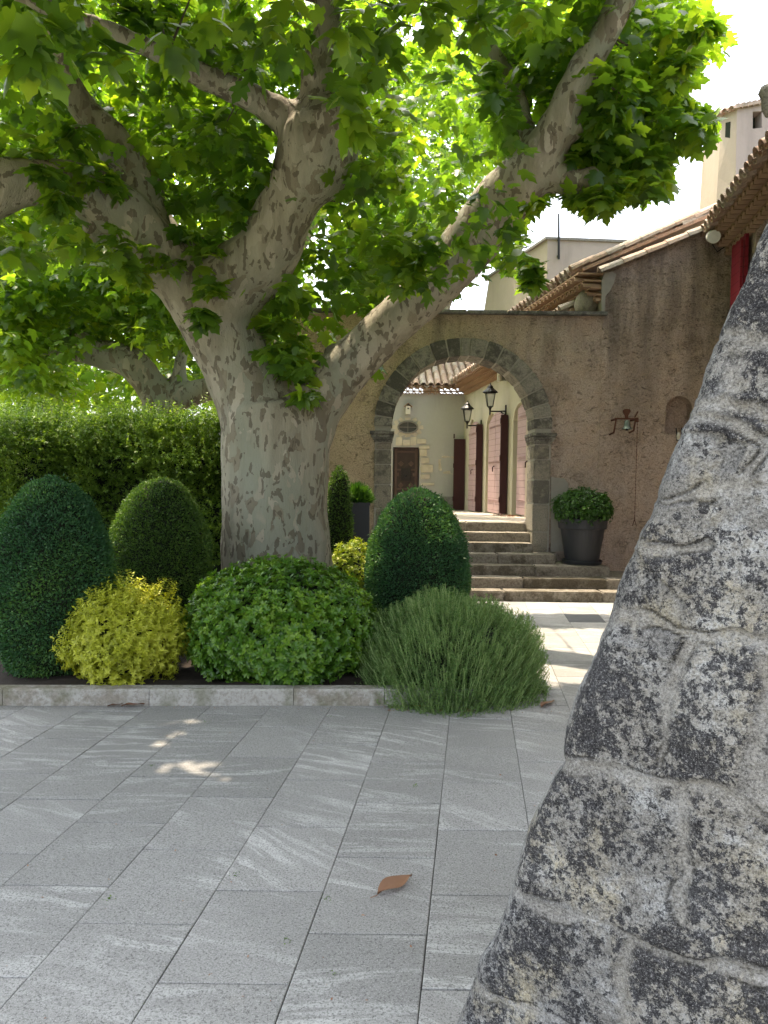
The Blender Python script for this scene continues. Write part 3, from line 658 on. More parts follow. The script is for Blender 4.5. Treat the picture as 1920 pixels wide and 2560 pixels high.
# lanterns on the wing
def lantern(y, zc, label):
    base = WP(y, zc)
    L = thing('wall_lantern', label, 'lantern', base, 'black wall lanterns on the yellow wing'); O = base+wo*.36
    b = MB(); b.box(base+wo*.01, (.025, .07, .22)); b.tube([base+wo*.02+Vector((0, 0, -.02)), base+wo*.2+Vector((0, 0, -.03)), O+Vector((0, 0, -.03))], .016, 8)
    b.tube([base+wo*.02+Vector((0, 0, -.1)), base+wo*.12+Vector((0, 0, -.04))], .010, 6)
    b.tube([O+Vector((0, 0, -.12)), O+Vector((0, 0, -.09)), O+Vector((0, 0, -.03)), O+Vector((0, 0, .03)), O+Vector((0, 0, .06))], [.004, .02, .016, .03, .055], 8); b.build('bracket', M_IRON, L)
    b = MB(); z0, z1 = .07, .36; r0, r1 = .075, .135
    cs = [(math.cos(a), math.sin(a)) for a in [math.pi/4+k*math.pi/2 for k in range(4)]]
    for k in range(4):
        c = cs[k]; d = cs[(k+1) % 4]
        b.bar(O+Vector((c[0]*r0, c[1]*r0, z0)), O+Vector((c[0]*r1, c[1]*r1, z1)), .014, .014)
        for r, z in ((r0, z0), (r1, z1), (r1*1.12, z1+.012)): b.bar(O+Vector((c[0]*r, c[1]*r, z)), O+Vector((d[0]*r, d[1]*r, z)), .02, .016)
        b.bar(O+Vector((c[0]*r1, c[1]*r1, z1)), O+Vector((c[0]*.06, c[1]*.06, z1+.13)), .014, .014)
    b.lathe(O, [(.17, z1+.015), (.165, z1+.03), (.085, z1+.1), (.06, z1+.135), (.07, z1+.14), (.035, z1+.17), (.012, z1+.19), (.018, z1+.21), (0, z1+.225)], 4*3); b.build('cage', M_IRON, L)
    b = MB()
    for k in range(4):
        c = cs[k]; d = cs[(k+1) % 4]; e = .94
        b.add([O+Vector((c[0]*r0*e, c[1]*r0*e, z0)), O+Vector((d[0]*r0*e, d[1]*r0*e, z0)), O+Vector((d[0]*r1*e, d[1]*r1*e, z1)), O+Vector((c[0]*r1*e, c[1]*r1*e, z1))], [(0, 1, 2, 3)])
    b.build('glass', M_GLASS, L)
    b = MB(); b.tube([O+Vector((0, 0, z0)), O+Vector((0, 0, z0+.09))], .016, 8); b.lathe(O+Vector((0, 0, z0+.09)), [(.012, 0), (.03, .03), (.03, .06), (0, .09)], 10); b.build('bulb', M_WHITE, L)
    return L
def lz(px, py, y): return U(px, py, y).z
lantern(16.7, lz(1085, 886, 16.7), 'larger black lantern on the yellow wall, the nearer of the two seen whole')
L2 = lantern(19.0, lz(1037, 917, 19.0), 'smaller looking black lantern on the yellow wall, closest to the end house')
L3 = lantern(14.35, lz(1132, 845, 14.35)+.22, 'black lantern mostly hidden by the right curve of the arch')
p = WP(16.7, lz(1087, 808, 16.7), .1)
cam_ = thing('security_camera', 'small white cylinder camera high under the wing eave', 'lamp', p)  # camera box on the wing wall, not a lamp
b = MB(); b.tube([p+Vector((-.06, 0, -.16)), p+Vector((-.06, 0, .1))], .05, 12); b.build('body', M_WHITE, cam_)
b = MB(); b.box(p+Vector((.04, 0, 0)), (.1, .07, .28)); b.build('wall_plate', M_COPING, cam_)
# a few fallen leaves on the courtyard floor come later
# ================================================================== house to the right: gable wall, roof, long facade
house = thing('farmhouse', 'tall brown stuccoed farmhouse with tiled eaves right of the archway', 'house', (4.2, YW, 0))
xg0, xg1 = WX(1303), WX(1583)
gp = [(1303, 586), (1320, 581), (1380, 556), (1450, 528), (1500, 508), (1550, 490), (1583, 500)]
gz = [Vector((U(x, y, YW).x, YW-.012, U(x, y, YW).z)) for x, y in gp]
xg0, xg1 = gz[0].x, gz[-1].x
# niche: arched recess
ncx, ncz = WX(1466), WZ(885, 1466); nr = R_(29, YW); nzb = WZ(938, 1466)
def gable():
    b = MB(); y0 = YW-.012; zs = ncz; n = 16
    def topz(x):
        for i in range(len(gz)-1):
            if gz[i].x <= x <= gz[i+1].x: t = (x-gz[i].x)/(gz[i+1].x-gz[i].x); return gz[i].z+(gz[i+1].z-gz[i].z)*t
        return gz[-1].z
    xs = sorted(set([g.x for g in gz]+[ncx-nr, ncx+nr]+[ncx-nr*math.cos(math.pi*k/n) for k in range(1, n)]))
    for i in range(len(xs)-1):
        xa, xb = xs[i], xs[i+1]
        if xb <= ncx-nr+1e-6 or xa >= ncx+nr-1e-6:
            b.add([(xa, y0, -.02), (xb, y0, -.02), (xb, y0, topz(xb)), (xa, y0, topz(xa))], [(0, 1, 2, 3)])
        else:
            za = zs+math.sqrt(max(0, nr*nr-(xa-ncx)**2)); zb_ = zs+math.sqrt(max(0, nr*nr-(xb-ncx)**2))
            b.add([(xa, y0, -.02), (xb, y0, -.02), (xb, y0, nzb), (xa, y0, nzb)], [(0, 1, 2, 3)])
            b.add([(xa, y0, za), (xb, y0, zb_), (xb, y0, topz(xb)), (xa, y0, topz(xa))], [(0, 1, 2, 3)])
            b.add([(xa, y0, za), (xb, y0, zb_), (xb, y0+.22, zb_), (xa, y0+.22, za)], [(0, 1, 2, 3)])
    b.add([(ncx-nr, y0, nzb), (ncx+nr, y0, nzb), (ncx+nr, y0+.22, nzb), (ncx-nr, y0+.22, nzb)], [(0, 1, 2, 3)])
    for sx in (-1, 1): b.add([(ncx+sx*nr, y0, nzb), (ncx+sx*nr, y0, zs), (ncx+sx*nr, y0+.22, zs), (ncx+sx*nr, y0+.22, nzb)], [(0, 1, 2, 3)])
    b.add([(ncx-nr-.05, y0+.22, nzb-.05), (ncx+nr+.05, y0+.22, nzb-.05), (ncx+nr+.05, y0+.22, zs+nr+.05), (ncx-nr-.05, y0+.22, zs+nr+.05)], [(0, 1, 2, 3)])
    return b.build('gable_wall', M_STUCCO, house)
gable()
# left return of the gable going back (cream), and the lit eave
bd2 = Vector((-.14, 1, 0)).normalized(); bo2 = Vector((-1, -.14, 0)).normalized()
c0 = Vector((xg0+.002, YW-.01, 0))
b = MB(); zt2 = gz[0].z; b.add([c0+Vector((0, 0, .5)), c0+bd2*3.4+Vector((0, 0, .5)), c0+bd2*3.4+Vector((0, 0, zt2)), c0+Vector((0, 0, zt2))], [(0, 1, 2, 3)])
b.add([c0+bd2*3.4+Vector((0, 0, .5)), c0+bd2*3.4+Vector((2.6, 0, .5)), c0+bd2*3.4+Vector((2.6, 0, zt2+.8)), c0+bd2*3.4+Vector((0, 0, zt2))], [(0, 1, 2, 3)])
b.build('side_wall', M_CREAM, house)
genoise(house, c0+Vector((0, 0, zt2-.42)), c0+bd2*3.4+Vector((0, 0, zt2-.42)), bo2, 4, .075, .10)
slope = (gz[4].z-gz[0].z)/(gz[4].x-gz[0].x)
tile_roof('roof', house, c0+bo2*.42+Vector((0, .22, zt2+.0)), bd2, Vector((1, 0, slope+.03)), 17, 9)
# roof verge of cover tiles along the gable
b = MB()
vp = [U(x, y, YW-.08) for x, y in ((1296, 588), (1345, 568), (1395, 548), (1440, 530), (1485, 511), (1530, 493), (1562, 483))]
for i in range(len(vp)-1):
    for k in range(1 if i else 1):
        p0_, p1_ = vp[i], vp[i+1]; b.cur = random.random(); d = p1_-p0_
        half_tile(b, p0_+Vector((0, .0, -.02)), d, Vector((0, 0, 1)), d.length*1.12, .10, .085)
        b.cur = random.random(); half_tile(b, p0_+Vector((.05, .2, .02)), d, Vector((0, 0, 1)), d.length*1.12, .10, .085)
for x0_, x1_ in (((1470, 505), (1548, 480)), ):
    p0_ = U(*x0_, YW+.15)+Vector((0, 0, .1)); p1_ = U(*x1_, YW+.15)+Vector((0, 0, .1)); b.cur = .9; half_tile(b, p0_, p1_-p0_, Vector((0, 0, 1)), (p1_-p0_).length, .1, .09)
b.build('verge_tiles', M_TILE, house)
b = MB(); pt = [(1300, 606), (1306, 590), (1322, 586), (1331, 592), (1326, 612), (1318, 628), (1308, 640), (1306, 672), (1300, 676)]
b.prism([U(x, y, YW-.03) for x, y in pt], (0, .04, 0)); b.build('render_patch', M_WHITE if False else M_PATCH, house)
# long facade toward the camera
fd = Vector((-.18, -1, 0)).normalized(); fo = Vector((-1, .18, 0)).normalized()
f0 = Vector((xg1, YW-.014, 0)); FZ = 5.12
b = MB()
def FP(s_, z, out=0): return f0+fd*s_+fo*out+Vector((0, 0, z))
win0, win1, wz0, wz1 = 1.15, 2.2, 3.9, 4.95
for (a, c, za, zb_) in ((0, win0, -.02, FZ+.4), (win1, 8.6, -.02, FZ+.4), (win0, win1, -.02, wz0), (win0, win1, wz1, FZ+.4)):
    b.add([FP(a, za), FP(c, za), FP(c, zb_), FP(a, zb_)], [(0, 1, 2, 3)])
for s_ in (win0, win1): b.add([FP(s_, wz0), FP(s_, wz1), FP(s_, wz1, -.2), FP(s_, wz0, -.2)], [(0, 1, 2, 3)])
for z_ in (wz0, wz1): b.add([FP(win0, z_), FP(win1, z_), FP(win1, z_, -.2), FP(win0, z_, -.2)], [(0, 1, 2, 3)])
b.build('facade', M_STUCCO, house)
b = MB(); b.add([FP(win0, wz0, -.19), FP(win1, wz0, -.19), FP(win1, wz1, -.19), FP(win0, wz1, -.19)], [(0, 1, 2, 3)]); b.build('window', M_GLASSD, house)
b = MB(); b.prism([FP(.42, 3.6, .07), FP(1.02, 3.6, .05), FP(1.02, 4.98, .05), FP(.42, 4.98, .07)], fo*.045); shr = b.build('shutter', M_SHUTRED, house)
b = MB(); b.bar(FP(.98, 3.8, .13), FP(.98, 4.9, .13), .05, .03, fo); b.build('hinge_strap', M_SHUTRED, shr)
genoise(house, FP(-.1, 4.98), FP(8.6, 4.98), fo, 3, .075, .12)
tile_roof('roof', house, FP(-.15, 5.24, .47)+Vector((0, 0, 0)), fd, Vector((1, -.18, .36)), 44, 8)
b = MB(); b.prism([FP(-.1, 5.1), FP(-.1, 5.5, 0), FP(-.1, 6.3, -2.6), FP(-.1, 5.1, -2.6)], fd*.2); b.build('gable_wall', M_STUCCO, house)
# floodlight cylinder with cable
p = U(1541, 511, YW-.35); fl = thing('wall_floodlight', 'white cylindrical floodlight under the farmhouse eave corner', 'lamp', p)
ax = Vector((-.25, -1, -.35)).normalized()
b = MB(); b.tube([p-ax*.16, p-ax*.15, p+ax*.05, p+ax*.07], [.075, .085, .095, .093], 24); b.build('body', M_WHITE, fl, smooth=True)
b = MB(); b.tube([p+ax*.070, p+ax*.076], .086, 24); b.build('lens', plain('white_diffuser', (.8, .8, .78), .4), fl)
b = MB(); q1 = U(1583, 522, YW-.05); b.tube([p-ax*.1, p+Vector((.08, .2, -.06)), p+Vector((.17, .25, -.14)), q1+Vector((-.05, 0, -.03)), q1], .007, 6); b.tube([p-ax*.12, p-ax*.12+Vector((.05, .25, .05))], .02, 8); b.build('cable', M_IRON, fl)
# pine cone finial on the wall end
p = Vector((WX(1272), YW+.28, WTOP+.06)); fin = thing('stone_finial', 'carved stone pine cone sitting on the end of the garden wall coping', 'ornament', p)
b = MB(); n = 26; prof = [(.07, 0), (.13, .02), (.165, .1), (.175, .18), (.155, .27), (.11, .35), (.05, .41), (0, .43)]
m = len(prof); vs = [p+Vector(((r*(1+.07*((k+i) % 2)))*math.cos(2*math.pi*k/n), (r*(1+.07*((k+i) % 2)))*math.sin(2*math.pi*k/n), z)) for i, (r, z) in enumerate(prof) for k in range(n)]
b.add(vs, [(i*n+k, i*n+(k+1) % n, (i+1)*n+(k+1) % n, (i+1)*n+k) for i in range(m-1) for k in range(n)])
b.build('cone', oldstone('finial_stone', (.30, .27, .20), (.11, .10, .075), .5, 16), fin, smooth=True)
b = MB(); b.box(p+Vector((0, 0, .005)), (.3, .3, .05)); b.build('base', M_COPING, fin)
# bell on its wrought bracket
yb = YW-.22; bc = U(1354, 905, yb)
bell = thing('courtyard_bell', 'rusty iron bracket holding a small brass bell with a pull chain', 'bell', bc)
b = MB()
for xy in ((1330, 905), (1372, 905)):
    a = U(xy[0], xy[1]+1, yb); b.tube([Vector((a.x, YW-.01, a.z+.0)), a], .014, 6); 
b.bar(U(1328, 904, yb), U(1379, 905, yb), .025, .022)
b.bar(U(1331, 905, yb), U(1326, 934, yb), .02, .02); b.bar(U(1373, 906, yb), U(1369, 930, yb), .02, .02); b.bar(U(1371, 902, yb), U(1378, 889, yb), .018, .018)
b.bar(U(1376, 902, yb), U(1377, 912, yb), .03, .03)
for q in ((1326, 934), (1369, 930)): a = U(q[0], q[1], yb); b.tube([a, Vector((a.x, YW-.01, a.z-.02))], .012, 6)
b.build('bracket', M_RUST, bell)
b = MB(); hp = [(1346, 890), (1346.5, 886), (1350, 883.5), (1355, 883), (1361, 884), (1363, 888), (1360, 893), (1357.5, 897), (1357, 905), (1351, 905), (1350.5, 897)]
b.prism([U(x, y, yb-.02) for x, y in hp], (0, .03, 0)); b.build('headpiece', M_RUST, bell)
b = MB(); R = R_(1, yb); b.lathe(U(1354, 927, yb), [(12*R, 0), (11.5*R, 1.0*R), (9*R, 3*R), (7*R, 7*R), (6.2*R, 13*R), (5.5*R, 17*R), (3*R, 19*R), (0, 19.5*R)], 20); b.build('bell_body', M_BRASS, bell, smooth=True)
b = MB(); b.tube([U(1354, 925, yb), U(1354, 930, yb)], [.01, .022], 8); b.build('clapper', M_IRON, bell)
b = MB(); a = U(1377, 912, yb); c = U(1371, 1116, yb); n = 60
for k in range(n):
    p0_ = a.lerp(c, k/n); p1_ = a.lerp(c, (k+.85)/n); b.bar(p0_, p1_, .012 if k % 2 else .004, .004 if k % 2 else .012, Vector((0, 1, 0)))
b.build('chain', M_RUST, bell)
b = MB(); b.tube([c, U(1370.5, 1122, yb), U(1366, 1136, yb), U(1375, 1137, yb), U(1370.5, 1122, yb)], .006, 6); b.build('pull_handle', M_RUST, bell)
# little wall tap under the niche
p = U(1472, 942, YW-.06); tp = thing('wall_candle_holder', 'small white twin candle holder fixed below the niche', 'candle holder', p)
b = MB()
for dx in (-.045, .03): b.tube([p+Vector((dx, 0, -.06)), p+Vector((dx, 0, .0)), p+Vector((dx, 0, .05))], [.02, .03, .02], 10)
b.build('candle', M_WHITE, tp)
b = MB(); b.bar(p+Vector((-.07, 0, -.06)), p+Vector((.09, 0, -.06)), .02, .02); b.bar(p+Vector((0, 0, -.06)), p+Vector((0, .07, -.06)), .02, .02)
for dx in (-.06, 0, .05): b.tube([p+Vector((dx, 0, -.06)), p+Vector((dx*1.2, 0, .04)), p+Vector((dx*1.4, 0, .12))], .008, 6)
b.build('holder', M_IRON, tp)
# ================================================================== towers and chimney
YT = 19.0
tw = thing('roof_tower', 'blunt mauve plastered tower block with a cream side behind the tiled eave', 'tower', U(1270, 700, YT))
A = U(1183, 517, YT); B_ = U(1360, 524, YT); A2 = U(1178, 720, YT); B2 = U(1420, 720, YT)
back = Vector((-1.05, 4.0, 0))
b = MB(); b.add([A, B_, B2, A2, A+back, B_+back, B2+back, A2+back], [(0, 1, 2, 3), (4, 5, 1, 0), (1, 5, 6, 2)]); b.build('front_wall', M_TOWER, tw)
b = MB(); b.add([A, A2, A2+back*1.12, A+back*.9], [(0, 1, 2, 3)]); b.build('side_wall', M_CREAM, tw)
b = MB(); q = [A+Vector((-.06, -.05, -.01)), B_+Vector((.1, -.05, -.01)), B_+back+Vector((0, 0, 0)), A+back*.9+Vector((-.06, 0, 0))]; b.prism(q, (0, 0, .06)); b.build('coping', M_COPING, tw)
p = U(1207, 560, YT-.12); q = U(1207, 462, YT-.12)
ant = tag((lambda bb: (bb.tube([p, p.lerp(q, .5), q], [.028, .026, .022], 6), bb.bar(p+Vector((0, 0, .1)), p+Vector((0, .12, .1)), .04, .04), bb.bar(p+Vector((0, 0, .5)), p+Vector((0, .12, .5)), .04, .04), bb.build('antenna_pole', M_IRON, None, p))[-1])(MB()), 'thin dark antenna pole fixed to the blunt tower', 'antenna')
YC = 13.4
ch = thing('chimney', 'tall pinkish chimney stack with square smoke holes above the farmhouse roof', 'chimney', U(1600, 480, YC))
a0, a1 = U(1559, 248, YC+.35), U(1541, 470, YC+.35); m0, m1 = U(1592, 236, YC), U(1589, 470, YC); r0, r1 = U(1700, 216, YC), U(1712, 470, YC)
def chim():
    b = MB(); bk = Vector((.1, 1.0, 0)); dn = Vector((0, 0, -1.2))
    hole = [U(1626, 241, YC), U(1646, 240, YC), U(1646, 276, YC), U(1626, 278, YC)]
    b.add([m0, r0, r1+dn, m1+dn]+hole, [(0, 1, 5, 4), (1, 2, 6, 5), (2, 3, 7, 6), (3, 0, 4, 7)])
    b.add(hole+[h+Vector((0, .25, 0)) for h in hole], [(i, (i+1) % 4, 4+(i+1) % 4, 4+i) for i in range(4)])
    b.add([r0, r0+bk, r1+bk+dn, r1+dn], [(0, 1, 2, 3)]); b.build('front_wall', M_TOWER, ch)
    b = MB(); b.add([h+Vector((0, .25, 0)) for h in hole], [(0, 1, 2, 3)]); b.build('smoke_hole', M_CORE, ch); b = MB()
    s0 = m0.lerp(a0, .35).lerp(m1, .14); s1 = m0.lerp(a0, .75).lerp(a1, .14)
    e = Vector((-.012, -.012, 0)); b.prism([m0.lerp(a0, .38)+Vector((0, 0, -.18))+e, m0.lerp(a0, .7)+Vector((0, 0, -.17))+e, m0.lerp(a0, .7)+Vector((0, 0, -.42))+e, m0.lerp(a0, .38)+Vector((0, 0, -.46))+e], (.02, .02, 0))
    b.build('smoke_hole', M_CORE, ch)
    b = MB(); mid = m0.lerp(m1, .75)+Vector((0, 0, 0)); mida = a0.lerp(a1, .6)+Vector((.02, 0, 0))
    b.add([m0, a0, mida, a1+dn, m1+dn, mid], [(0, 1, 2, 5), (5, 2, 3, 4)]); b.add([a0, a0+bk, a1+bk+dn, a1+dn], [(0, 1, 2, 3)]); b.build('side_wall', M_CREAM, ch)
    b = MB(); 
    for k in range(10):
        b.cur = random.random(); p_ = m0.lerp(r0, k/9)+Vector((0, -.05, .0)); half_tile(b, p_, Vector((.12, 1, .1)), Vector((0, 0, 1)), .6, .08, .07)
    for k in range(3):
        b.cur = random.random(); p_ = m0.lerp(a0, k/2.2)+Vector((-.1, 0, -.02)); half_tile(b, p_, Vector((1, 0.2, .25)), Vector((0, 0, 1)), .4, .08, .07)
    b.prism([a0+Vector((-.08, 0, 0)), m0+Vector((-.04, -.06, 0)), r0+Vector((0, -.06, 0)), r0+bk, a0+bk], (0, 0, .05)); b.build('cap', M_TILE, ch)
chim()
# ================================================================== buttress
BO = Vector((0, 0, 0)); th_ = math.radians(39)
e0 = U(985, 2212, 2.0); fdir = Vector((math.cos(th_), -math.sin(th_), 0)); fnor = Vector((-math.sin(th_), -math.cos(th_), 0))
def onface(px, py):
    d = ray(px, py); t = (e0-EYE).dot(fnor)/d.dot(fnor); p = EYE+d*t; return ((p-e0).dot(fdir), p.z)
outl = [(1668, 448), (1659, 468), (1640, 505), (1620, 560), (1605, 604), (1583, 655), (1560, 715), (1532, 790), (1515, 850), (1490, 897), (1475, 925), (1450, 985), (1431, 1045), (1421, 1080), (1405, 1115), (1383, 1152), (1360, 1215), (1340, 1270), (1320, 1335), (1299, 1378), (1270, 1455), (1245, 1515), (1222, 1580), (1209, 1636), (1213, 1655), (1194, 1680), (1165, 1740), (1140, 1795), (1122, 1855), (1100, 1925), (1094, 1950), (1062, 2040), (1028, 2100), (1018, 2145), (985, 2212)]
oe = [onface(x, y) for x, y in outl]
slope_b = (oe[-8][0]-oe[-1][0])/(oe[-8][1]-oe[-1][1])
oe = [(oe[0][0]+.18, oe[0][1]+.6)]+oe+[(oe[-1][0]-slope_b*(oe[-1][1]+.05), -.05)]
oe = oe[::-1]; ez = np.array([z for u, z in oe]); eu = np.array([u for u, z in oe])
idx = np.argsort(ez); ez, eu = ez[idx], eu[idx]
def C2(x, y): return onface((x/1.1893+1100)/K, (y/1.1893+700)/K)     # second trace scale
joints = [
 [(820, 170), (900, 190), (1000, 195)], [(748, 372), (830, 375), (900, 385), (1000, 390)], [(728, 400), (790, 412), (850, 428), (905, 450), (960, 470), (1020, 490)],
 [(638, 640), (700, 632), (790, 628), (870, 622), (975, 618), (1050, 620)], [(965, 470), (940, 520), (915, 560), (890, 620)],
 [(500, 1020), (560, 1008), (640, 1010), (720, 1030), (790, 1050), (870, 1058), (975, 1090), (1050, 1110)],
 [(745, 1048), (730, 1110), (700, 1190), (672, 1290), (650, 1370), (640, 1440)],
 [(345, 1428), (420, 1448), (500, 1462), (570, 1480), (640, 1490), (700, 1500), (790, 1520), (880, 1555), (975, 1600), (1060, 1640)],
 [(735, 1510), (722, 1580), (722, 1660), (728, 1740), (715, 1830), (712, 1900)],
 [(205, 1830), (270, 1850), (350, 1885), (430, 1905), (530, 1945), (620, 1975), (720, 2010), (800, 2030), (900, 2050), (1060, 2090)],
 [(560, 1970), (548, 2050), (545, 2130), (540, 2230)], [(100, 2110), (180, 2140), (260, 2170), (360, 2212), (440, 2240)],
 [(975, 1160), (968, 1300), (960, 1420), (955, 1560)], [(880, 250), (870, 330)], [(620, 790), (700, 800), (790, 780)]]
segs = []
for jl in joints:
    q = [C2(x, y) for x, y in jl]
    for a, c in zip(q[:-1], q[1:]): segs.append((*a, *c))
for zc in (2.35, 2.68): segs.append((0, zc, 3, zc+.03))
segs = np.array(segs)
vz = np.concatenate([np.linspace(-.05, .25, 40, endpoint=False), np.linspace(.25, 2.3, 430), np.linspace(2.32, 2.75, 50)])
vz = vz[vz < ez[-1]]
nu_ = 250; tt = np.linspace(0, 1, nu_)**1.25
Uu = np.array([np.interp(z, ez, eu)+tt*(1.75-np.interp(z, ez, eu)) for z in vz]); Zz = np.repeat(vz[:, None], nu_, 1)
edged = Uu-np.array([np.interp(z, ez, eu) for z in vz])[:, None]
# warp then distance to the joints
cnt = Uu.size; flatU = Uu.ravel(); flatZ = Zz.ravel()
wn = np.array([mnoise.noise_vector(Vector((u*7, z*7, 3)))[:2] for u, z in zip(flatU, flatZ)])
wn2 = np.array([mnoise.noise_vector(Vector((u*28, z*28, 9)))[:2] for u, z in zip(flatU, flatZ)])
qu = flatU+wn[:, 0]*.022+wn2[:, 0]*.009; qz = flatZ+wn[:, 1]*.022+wn2[:, 1]*.009
best = np.full(cnt, 9.0)
for (ax_, az_, bx_, bz_) in segs:
    dx, dzz = bx_-ax_, bz_-az_; L2_ = dx*dx+dzz*dzz; t = np.clip(((qu-ax_)*dx+(qz-az_)*dzz)/L2_, 0, 1)
    best = np.minimum(best, np.hypot(qu-ax_-t*dx, qz-az_-t*dzz))
width = np.clip(.015+wn[:, 0]*.020, .006, .03)
joint = np.clip(1.3-best/width, 0, 1)
crack = np.exp(-((best-width*1.1)/.0032)**2)*np.clip(wn[:, 1]*3+.45, 0, 1)
seeds_ = np.array([C2(x, y) for x, y in [(860, 120), (860, 300), (850, 400), (800, 530), (960, 550), (800, 620), (760, 830), (560, 940), (880, 1000), (560, 1250), (850, 1300), (1010, 1350), (520, 1700), (860, 1780), (1010, 1850), (400, 2050), (750, 2130), (640, 2130), (200, 2220), (330, 1650)]])
dd = np.hypot(qu[:, None]-seeds_[None, :, 0], (qz[:, None]-seeds_[None, :, 1])*1.25); blkv = np.random.default_rng(4).random(len(seeds_))[dd.argmin(1)]
big = np.array([mnoise.fractal(Vector((u*3.2, z*3.2, 1)), .8, 2.0, 5) for u, z in zip(flatU, flatZ)])
sm = np.array([mnoise.fractal(Vector((u*24, z*24, 5)), .7, 2.0, 4) for u, z in zip(flatU, flatZ)])
disp = .005*big+.006*sm-.006*np.clip(1.25-best/width, 0, 1)-.004*crack+(blkv-.5)*.012*np.clip(best/.02, 0, 1)
ed = edged.ravel(); disp -= .02*np.exp(-ed/.012)
P3 = np.array(e0)[None, :]*np.array([1, 1, 0])+flatU[:, None]*np.array(fdir)+flatZ[:, None]*np.array([0, 0, 1])+disp[:, None]*np.array(fnor)
P3 += (np.exp(-ed/.02)*sm*.005)[:, None]*np.array(fdir)
nr_ = len(vz)
F = np.array([(i*nu_+k, i*nu_+k+1, (i+1)*nu_+k+1, (i+1)*nu_+k) for i in range(nr_-1) for k in range(nu_-1)])
# side going back from the battered edge, and far end
nb = 24; backv = -np.array(fnor)
edgeP = P3.reshape(nr_, nu_, 3)[:, 0, :]; strip = [edgeP]
sideV = []
for k in range(1, nb+1):
    t = (k/nb)**1.3*1.1; wob = np.array([mnoise.noise_vector(Vector((t*5, z*5, 7))) for z in vz])*.012
    sideV.append(edgeP+backv*t+wob-np.array(fdir)*.02*min(1, k/2))
base_i = len(P3); P3 = np.concatenate([P3]+sideV); Fs = []
for k in range(nb):
    for i in range(nr_-1):
        a = (i*nu_ if k == 0 else base_i+(k-1)*nr_+i); a2 = ((i+1)*nu_ if k == 0 else base_i+(k-1)*nr_+i+1); c = base_i+k*nr_+i; c2 = c+1
        Fs.append((a, a2, c2, c))
F = np.concatenate([F, np.array(Fs)])
bt = raw_mesh('stone_buttress', P3, F, None, M_BUTT, None, (e0.x+.6, e0.y-.5, 0), smooth=True)
tag(bt, 'massive sloping buttress of black and white lichened limestone blocks in the right foreground', 'buttress')
pad = len(P3)-cnt
for nm, arr in (('joint', joint), ('crack', crack), ('edge', np.exp(-ed/.18)), ('blk', blkv)):
    at = bt.data.attributes.new(nm, 'FLOAT', 'POINT'); at.data.foreach_set('value', np.concatenate([arr, np.zeros(pad)]).astype(np.float32))
# rest of the buttress volume behind the visible face: top slab
# dark stone knob at the frame edge
p = U(1663, 208, 6.0); kb = MB()
kb.lathe(p, [(0, -.16), (.03, -.15), (.055, -.10), (.06, -.02), (.085, .03), (.07, .07), (.03, .09), (0, .1)], 14); kb.bar(p+Vector((0, 0, -.02)), p+Vector((1.2, .3, .1)), .1, .1)
ko = kb.build('stone_spout', M_ARCH, None, p, smooth=True); tag(ko, 'dark weathered stone spout knob entering at the upper right edge', 'stone spout')
# ================================================================== pots and planters
sz = G(1267, 1222, .405); pc = Vector((sz.x, sz.y+.27, .405))
pot = thing('round_planter', 'dark grey round planter with a wide rim standing on the third step', 'planter', pc)
PS = 1.19
b = MB(); b.lathe(pc, [(a*PS, c*1.09) for a, c in [(.19, .02), (.20, .03), (.262, .47), (.272, .47), (.288, .475), (.298, .60), (.294, .612), (.27, .612), (.26, .56), (0, .56)]], 48); b.build('pot', M_GREYPOT, pot, bevel=.004)
b = MB(); b.lathe(pc, [(a*PS, c) for a, c in [(0, .004), (.22, .004), (.235, .01), (.243, .055), (.236, .06), (.228, .05), (.21, .03), (0, .03)]], 48); b.build('saucer', M_GREYPOT, pot)
def ellipsoid(b, c, rx, ry, rz, n=24, m=16, namp=.0, seed=0, low=-1.0):
    c = Vector(c); vs = []
    for i in range(m+1):
        ph = -math.pi/2+math.pi*i/m
        for k in range(n):
            a = 2*math.pi*k/n; d = Vector((math.cos(ph)*math.cos(a), math.cos(ph)*math.sin(a), math.sin(ph)))
            s_ = 1+namp*mnoise.noise(d*2.2+Vector((seed, 0, 0))); vs.append(c+Vector((d.x*rx*s_, d.y*ry*s_, max(d.z, low)*rz*s_)))
    b.add(vs, [(i*n+k, i*n+(k+1) % n, (i+1)*n+(k+1) % n, (i+1)*n+k) for i in range(m) for k in range(n)])
def noise3(P, s, seed=0): return np.array([mnoise.noise(Vector((p[0]*s+seed, p[1]*s, p[2]*s))) for p in P])
def blob_points(k, c, rx, ry, rz, namp, seed, zmin=-.95):
    d = rdir(int(k*1.6)); d = d[d[:, 2] > zmin][:k]
    s_ = 1+namp*noise3(d, 2.2, seed); c = np.array(c)
    n_ = nrm(d/np.array([rx, ry, rz])); return c+d*np.array([rx, ry, rz])*s_[:, None], n_
def whorls(pos, out, per, L, tilt=.6, ang_j=.4):
    k = len(pos); out = nrm(out); t = nrm(np.cross(out, rdir(k))); bt_ = np.cross(out, t); P = []; Fw = []; Up = []
    for q in range(per):
        a = 2*math.pi*q/per+rng.random(k)*ang_j; rad = t*np.cos(a)[:, None]+bt_*np.sin(a)[:, None]
        tl = tilt+rng.normal(size=k)[:, None]*.22
        f = nrm(rad*np.cos(tl)+out*np.sin(tl)+rng.normal(size=(k, 3))*.1); P.append(pos); Fw.append(f); Up.append(nrm(out-rad*.4))
    return np.concatenate(P), np.concatenate(Fw), np.concatenate(Up)
